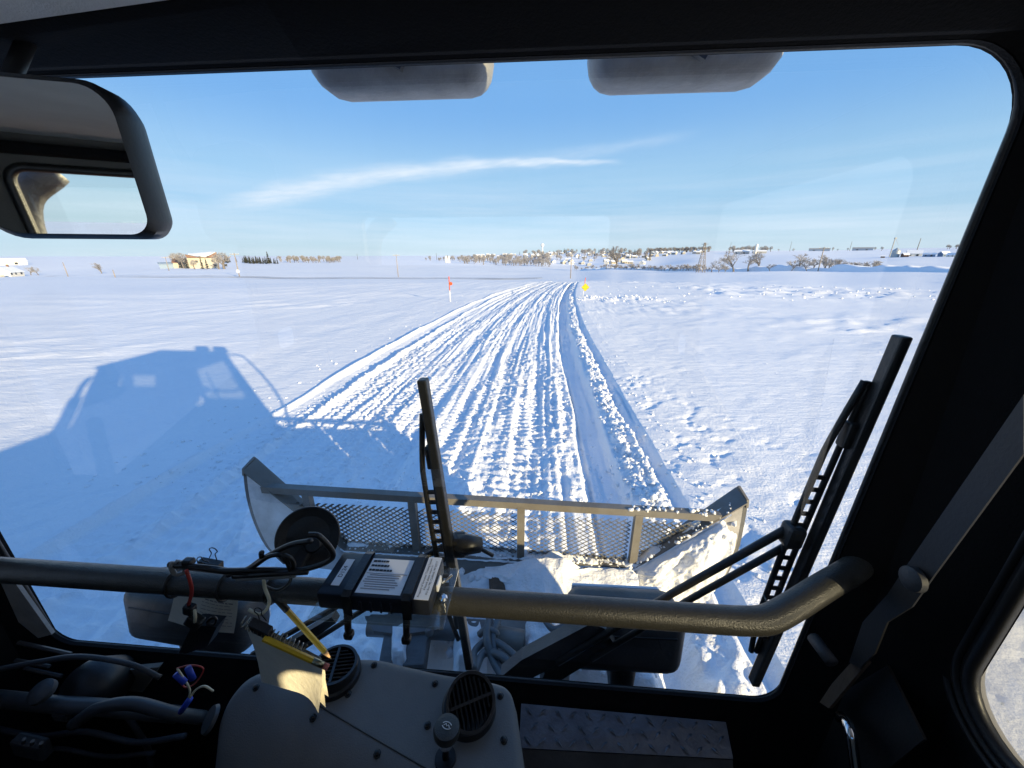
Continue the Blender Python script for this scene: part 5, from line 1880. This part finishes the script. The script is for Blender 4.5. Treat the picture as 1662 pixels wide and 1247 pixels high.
lz = tz + .0005
DEP = yb - yf
l1 = MB().box((xl + W_ * .125, yf + DEP * .50, lz), (.0125, DEP * .62, .0006)).build('small_label', LABELM, tu)
l2 = MB().box((xl + W_ * .535, yf + DEP * .47, lz), (W_ * .40, DEP * .80, .0006)).build('centre_label', LABELM, tu)
l3 = MB().box((xl + W_ * .925, yf + DEP * .50, lz), (W_ * .125, DEP * .97, .0006)).build('return_label', LABELM, tu)
rotv = Matrix.Rotation(R(90), 4, 'Z')
text_obj('label_print', 'D124', .0095, Matrix.Translation((xl + W_ * .125, yf + DEP * .5, lz + .0006)) @ rotv, INK, l1)
for i, (body, sz) in enumerate((('Property of Groomer Tracking System', .0044), ('If found, please return to:', .0044), ('PO Box 782, Caddock, WI 53717', .0044))):
    text_obj('label_print', body, sz, Matrix.Translation((xl + W_ * (.893 + .032 * i), yf + DEP * .5, lz + .0006)) @ rotv, INK, l3)
pr = MB(); x0_, y0_ = xl + W_ * .355, yf + DEP * .80
rg = random.Random(2)
for r_ in range(3):
    x_ = x0_
    for k in range(12):
        w = rg.uniform(.0025, .0055)
        if x_ + w > x0_ + W_ * (.16 + .03 * r_): break
        pr.box((x_ + w / 2, y0_ - r_ * .0085, lz + .0008), (w, .0032, .0004)); x_ += w + .0008
pr.build('label_print', INK, l2)
pg = MB()
for r_ in range(7):
    pg.box((xl + W_ * .53 - rg.uniform(0, .006), y0_ - .026 - r_ * .0040, lz + .0008), (W_ * .34 - rg.uniform(0, .02), .0009, .0004))
pg.box((xl + W_ * .535, y0_ - .023, lz + .0008), (W_ * .38, .0005, .0004))
pg.build('fine_print', INKG, l2)
# small fittings at the right end
MB().box((xr + .0022, yf + DEP * .5, tz - .010), (.004, .020, .013), bevel=.0015).build('end_button', LABELM, tu)
MB().lathe([(.006, 0), (.006, .006), (.003, .009)], (xr + .010, yf + DEP * .35, tz - .028), (.3, -.2, 1), 14).build('plate_bolt', CHROME, tu, angle=40)
MB().tube([(xr + .004, yf + DEP * .62, tz - .02), (xr + .018, yf + DEP * .74, tz - .012)], .0018, 6).build('wire_stub', CHROME, tu)

# black disc on a stalk
dc = Y(500, 872, .455)
dn = Vector((.30, -.62, .40)).normalized()
dk = thing('disc_mount', 'round black disc on a short tilted stalk above the grab bar', 'antenna disc', (dc.x, BY, BZ))
rd_ = .0475
MB().lathe([(rd_, -.003), (rd_, 0), (rd_ * .97, .0015), (rd_ * .6, -.004), (rd_ * .25, -.008), (.001, -.009)], dc, dn, 48).build('disc', RUBBER, dk, angle=40)
MB().lathe([(.014, -.010), (.0135, .012), (.010, .016), (.001, .0165)], dc + dn * -.002 + Vector((.008, 0, -.012)), dn, 20).build('hub', BLACKP, dk, angle=40)
sp0, sp1 = dc + Vector((-.002, -.006, -.018)), Y(478, 925, .42)
MB().box((sp0 + sp1) / 2, (.022, .010, (sp1 - sp0).length), (sp1 - sp0).to_track_quat('Z', 'Y').to_matrix(), bevel=.002).build('stalk', BLACKP, dk)
MB().lathe([(.004, 0), (.004, .006)], Y(462, 905, .41), (1, -.4, 0), 12).build('clamp_screw', SCREWM, dk)

# cables looped on the bar
cbt = thing('cable_bundle', 'bundle of looped black cables tied along the left of the grab bar', 'cables', (-.35, BY, BZ + .03))
cy = .40
for (ctl, rr, m_) in (
        ([(275, 916), (330, 922), (390, 928), (430, 905), (470, 885), (505, 878)], .0042, CABLE),
        ([(300, 920), (360, 926), (430, 925), (490, 925), (540, 905), (520, 872), (500, 868)], .0040, CABLE),
        ([(290, 914), (350, 925), (410, 932), (445, 935), (475, 925), (470, 905), (440, 902), (410, 920), (370, 934)], .0034, CABLE),
        ([(380, 935), (430, 932), (470, 930), (500, 928)], .0045, CABLE),
        ([(385, 940), (420, 938), (460, 936), (480, 934)], .0032, CABLEG),
        ([(430, 905), (455, 900), (470, 925), (470, 945), (450, 958), (425, 950)], .0024, CABLE),
        ([(425, 905), (424, 898), (426, 897)], .0035, CABLE),
        ([(282, 912), (278, 920), (285, 932), (300, 928), (296, 915), (284, 912)], .0034, CABLEG),
        ([(285, 920), (320, 924), (370, 930), (400, 934)], .0030, CABLEG),
        ([(278, 918), (310, 918), (350, 922), (395, 930), (430, 938)], .0030, CABLE)):
    MB().tube(spline([Y(px, py, cy - .004 * math.sin(i * 1.3)) for i, (px, py) in enumerate(ctl)], 8), rr, 8).build('cable', m_, cbt, smooth=True)
for px in (286, 366, 440):
    q = Y(px, 940, BY)
    MB().tube([(q.x, BY + .0220 * math.cos(a), BZ + .0220 * math.sin(a)) for a in np.linspace(0, 2 * math.pi, 17)[:-1]], .0022, 5, closed=True).build('cable_tie', CABLE, cbt, smooth=True)
MB().box(Y(306, 912, .40), (.016, .012, .010), bevel=.003).build('cable_clip', CABLE, cbt)

# printed sheet hung behind the bar with a binder clip
pa = [Y(272, 948, .455), Y(381, 968, .455), Y(378, 1030, .452), Y(270, 1010, .452)]
ps = thing('printed_sheet', 'white printed sheet hanging behind the grab bar on the left', 'sheet', (pa[0].x, .455, pa[0].z))
m = MB()
up_l, up_r = Y(285, 912, .452), Y(388, 930, .452)
NU, NVv = 8, 10
vs_, fs_ = [], []
for j in range(NVv + 1):
    for i in range(NU + 1):
        u, v = i / NU, j / NVv
        t_ = up_l.lerp(up_r, u); b2 = pa[3].lerp(pa[2], u)
        p = t_.lerp(b2, v); p.y += .006 * math.sin(v * 3.1) + .003 * math.sin(u * 5 + v * 2)
        vs_.append(p)
for j in range(NVv):
    for i in range(NU):
        a = j * (NU + 1) + i
        fs_.append((a, a + 1, a + NU + 2, a + NU + 1))
sh = m.add(vs_, fs_).build('page', PAPER, ps, smooth=True)
pr = MB(); rg = random.Random(9)
for r_ in range(8):
    v = .52 + r_ * .052
    u = .46 if r_ else .5
    hgt_ = .0028 if r_ == 0 else .0013
    while u < .96:
        w = rg.uniform(.03, .10)
        if u + w > .97: break
        def pt(u_, v_):
            t_ = up_l.lerp(up_r, u_); b2 = pa[3].lerp(pa[2], u_); p = t_.lerp(b2, v_); p.y += .006 * math.sin(v_ * 3.1) + .003 * math.sin(u_ * 5 + v_ * 2) - .0012; return p
        a, b2 = pt(u, v), pt(u + w, v)
        pr.add([a, b2, b2 - Vector((0, 0, hgt_)), a - Vector((0, 0, hgt_))], [(0, 1, 2, 3)])
        u += w + .018
pr.build('sheet_print', INKG, sh)


def binder_clip(name, label, c, ax, up, fwd, w, hgt, loops):
    t = thing(name, label, 'binder clip', c)
    ax, up, fwd = (Vector(v).normalized() for v in (ax, up, fwd))
    Mx = Matrix((ax, fwd, up)).transposed()
    sect = [(-.0035, -hgt), (-.006, hgt * .2), (-.0055, hgt * .45), (.0055, hgt * .45), (.006, hgt * .2), (.0035, -hgt)]
    pts = [c + Mx @ Vector((-w / 2, y, z)) for y, z in sect]
    MB().prism(pts, ax * w).build('clip_body', RUBBER, t)
    for (s, lean, ln) in loops:
        d = (up * math.cos(lean) + ax * math.sin(lean)).normalized()
        base = c + up * hgt * .4 + fwd * (.006 * s)
        sd = d.cross(fwd).normalized()
        prof_ = [(-.0065, 0), (-.004, ln * .35), (-.0035, ln * .55), (-.007, ln * .8), (-.004, ln * .98), (0, ln * 1.03), (.004, ln * .98), (.007, ln * .8), (.0035, ln * .55), (.004, ln * .35), (.0065, 0)]
        MB().tube(spline([base + sd * a + d * b2 for a, b2 in prof_], 3), .0008, 6).build('wire_handle', SCREWM, t, smooth=True)
    return t


binder_clip('binder_clip', 'silver-topped binder clip holding the printed sheet on the bar', Y(342, 914, .452), (1, 0, -.15), (0, 0, 1), (0, 1, 0), .036, .008, [(1, .28, .024), (-1, -.95, .018)])

# plugs with red and white wires hanging under the bar
wp = thing('wire_plug', 'black wire plug on a red wire hanging below the bar on the left', 'plug', Y(308, 990, .39))
MB().tube(spline([Y(302, 925, .39), Y(309, 945, .388), Y(311, 962, .388), Y(306, 982, .39)], 6), .0025, 8).build('red_lead', REDW, wp, smooth=True)
MB().box(Y(308, 989, .39), (.016, .012, .018), Euler((0, R(15), 0)).to_matrix(), bevel=.003).build('plug', RUBBER, wp)
MB().box(Y(316, 1008, .39), (.024, .014, .022), Euler((0, R(38), 0)).to_matrix(), bevel=.003).build('plug', RUBBER, wp)
MB().tube([Y(316, 990, .385), Y(317, 1003, .383), Y(316, 1010, .383)], .0022, 6).build('white_lead', WHITEW, wp, smooth=True)
MB().tube(spline([Y(336, 1010, .39), Y(345, 1002, .39), Y(351, 1006, .39), Y(347, 1014, .39), Y(336, 1013, .39)], 5), .0022, 6).build('tie_loop', CABLE, wp, smooth=True)
MB().prism([Y(312, 1014, .40), Y(352, 1018, .40), Y(336, 1050, .405), Y(300, 1062, .41), Y(290, 1060, .41)], (0, .02, 0)).build('cable_sleeve', BLACKP, wp)
# blue crimp connectors lower down
bc = thing('crimp_wires', 'blue crimp connectors on red and white wires beside the dash', 'wires', Y(305, 1100, .40))
MB().tube(spline([Y(287, 1085, .40), Y(310, 1080, .40), Y(330, 1086, .40), Y(318, 1108, .40), Y(302, 1116, .40), Y(292, 1108, .40)], 6), .0013, 6).build('red_lead', REDW, bc, smooth=True)
MB().tube(spline([Y(288, 1086, .397), Y(300, 1104, .397), Y(308, 1120, .397), Y(306, 1134, .397)], 6), .0016, 6).build('white_lead', WHITEW, bc, smooth=True)
MB().tube(spline([Y(306, 1136, .397), Y(318, 1120, .397), Y(332, 1114, .397), Y(346, 1122, .40)], 6), .0018, 6).build('white_lead', WHITEW, bc, smooth=True)
for (a_, b2_) in (((285, 1094), (300, 1108)), ((305, 1084), (313, 1102)), ((308, 1135), (294, 1155))):
    MB().tube([Y(*a_, .395), Y(*b2_, .395)], .0050, 10).build('crimp', BLUEC, bc, smooth=True)

# notepad with spiral, hanging by a clip on a white cord
ny0 = .36
hl_, hr_ = Y(398, 1016, ny0 + .004), Y(522, 1082, ny0)
npd = thing('notepad', 'worn spiral notepad with curled pages hanging over the dash', 'notepad', hl_)
bl_, brr = Y(424, 1108, ny0 + .03), Y(530, 1138, ny0 + .012)
NU, NVv = 12, 12


def pad_pt(u, v, off=0.0):
    a = hl_.lerp(hr_, u); b2 = bl_.lerp(brr, u)
    p = a.lerp(b2, v)
    curl = max(0, u - .55) ** 2 * v
    p += Vector((.0, -.018 * curl * 5 - off, .022 * curl * 3 * (1 - v) - .012 * (1 - u) * v * v * 0))
    p.y += .004 * math.sin(v * 3)
    return p


for k in range(5):
    vs_, fs_ = [], []
    for j in range(NVv + 1):
        for i in range(NU + 1):
            u, v = i / NU * (1 - .015 * k), j / NVv * (1 - .012 * (k % 3))
            p = pad_pt(u, v, -.0025 * k * (1 + 1.6 * max(0, u - .6) * v * 3))
            if u > .75 and v > .55: p += Vector((.010, -.004, .006)) * (u - .75) * (v - .55) * 8 * (1 if k % 2 else -.6)
            vs_.append(p)
    for j in range(NVv):
        for i in range(NU):
            a = j * (NU + 1) + i; fs_.append((a, a + 1, a + NU + 2, a + NU + 1))
    pgk = MB().add(vs_, fs_).build('page', PAPER, npd, smooth=True)
    if k == 0:
        pr = MB()
        for r_ in range(0):
            v = .10 + r_ * .075
            a, b2, c_, d_ = pad_pt(.05, v, .0008), pad_pt(.50, v, .0008), pad_pt(.50, v + .006, .0008), pad_pt(.05, v + .006, .0008)
            pr.add([a, b2, c_, d_], [(0, 1, 2, 3)])
        pr.build('ruled_lines', INKG, pgk)
sp = MB(); hlx = []
a0_, a1_ = Y(394, 1008, ny0 - .004), Y(494, 1056, ny0 - .006)
axd = (a1_ - a0_).normalized(); s1_ = axd.orthogonal().normalized(); s2_ = axd.cross(s1_)
for k in range(15 * 12 + 1):
    t = k / (15 * 12); a = k / 12 * 2 * math.pi
    hlx.append(a0_.lerp(a1_, t) + (s1_ * math.cos(a) + s2_ * math.sin(a)) * .0068)
sp.tube(hlx, .0011, 5).build('spiral_binding', WIREM, npd, smooth=True)
binder_clip('binder_clip', 'small black binder clip gripping the top of the notepad', Y(424, 1020, ny0 - .006), axd, (-.2, .2, 1), (0, 1, .2), .030, .010, [(1, -.25, .022)])


# pencils
def pencil(name, label, a, b2, rad, mats_seq):
    """mats_seq: (t0, t1, r0, r1, material, part name, sides)"""
    t = thing(name, label, 'pencil', (a + b2) / 2)
    for (t0, t1, r0, r1, m_, nm, sd_) in mats_seq:
        MB().tube([a.lerp(b2, t0), a.lerp(b2, t1)], [rad * r0, rad * r1], sd_).build(nm, m_, t, smooth=sd_ > 6)
    return t


pA, pB = Y(440, 962, .405), Y(538, 1070, .395)
pencil('pencil', 'bright yellow pencil hanging point down from the grab bar', pA, pB, .0042,
       [(0.0, .26, 1.15, 1.15, RUBBER, 'tape_wrap', 10), (.26, .88, 1, 1, YEL, 'shaft', 6), (.88, .97, .98, .3, WOOD, 'sharpened_wood', 10), (.97, 1.0, .3, .05, GRAPH, 'lead_point', 8)])
pC, pD = Y(428, 1036, ny0 - .014), Y(533, 1084, ny0 - .016)
pencil('pencil', 'dull yellow pencil with pink eraser stuck through the notepad spiral', pC, pD, .0042,
       [(0, .76, 1, 1, YEL, 'shaft', 6), (.76, .92, 1.05, 1.05, FERR, 'ferrule', 14), (.92, 1.0, .98, .98, ERASER, 'eraser', 14)])
# white cord that carries the notepad
cd = thing('cord', 'frayed white cord tied round the bar, carrying the notepad clip', 'cord', Y(430, 960, .395))
MB().tube(spline([Y(428, 940, .394), Y(430, 955, .392), Y(437, 975, .385), Y(432, 990, .375), Y(420, 997, .370), Y(404, 990, .372)], 6), .0024, 8).build('strand', WHITEW, cd, smooth=True)
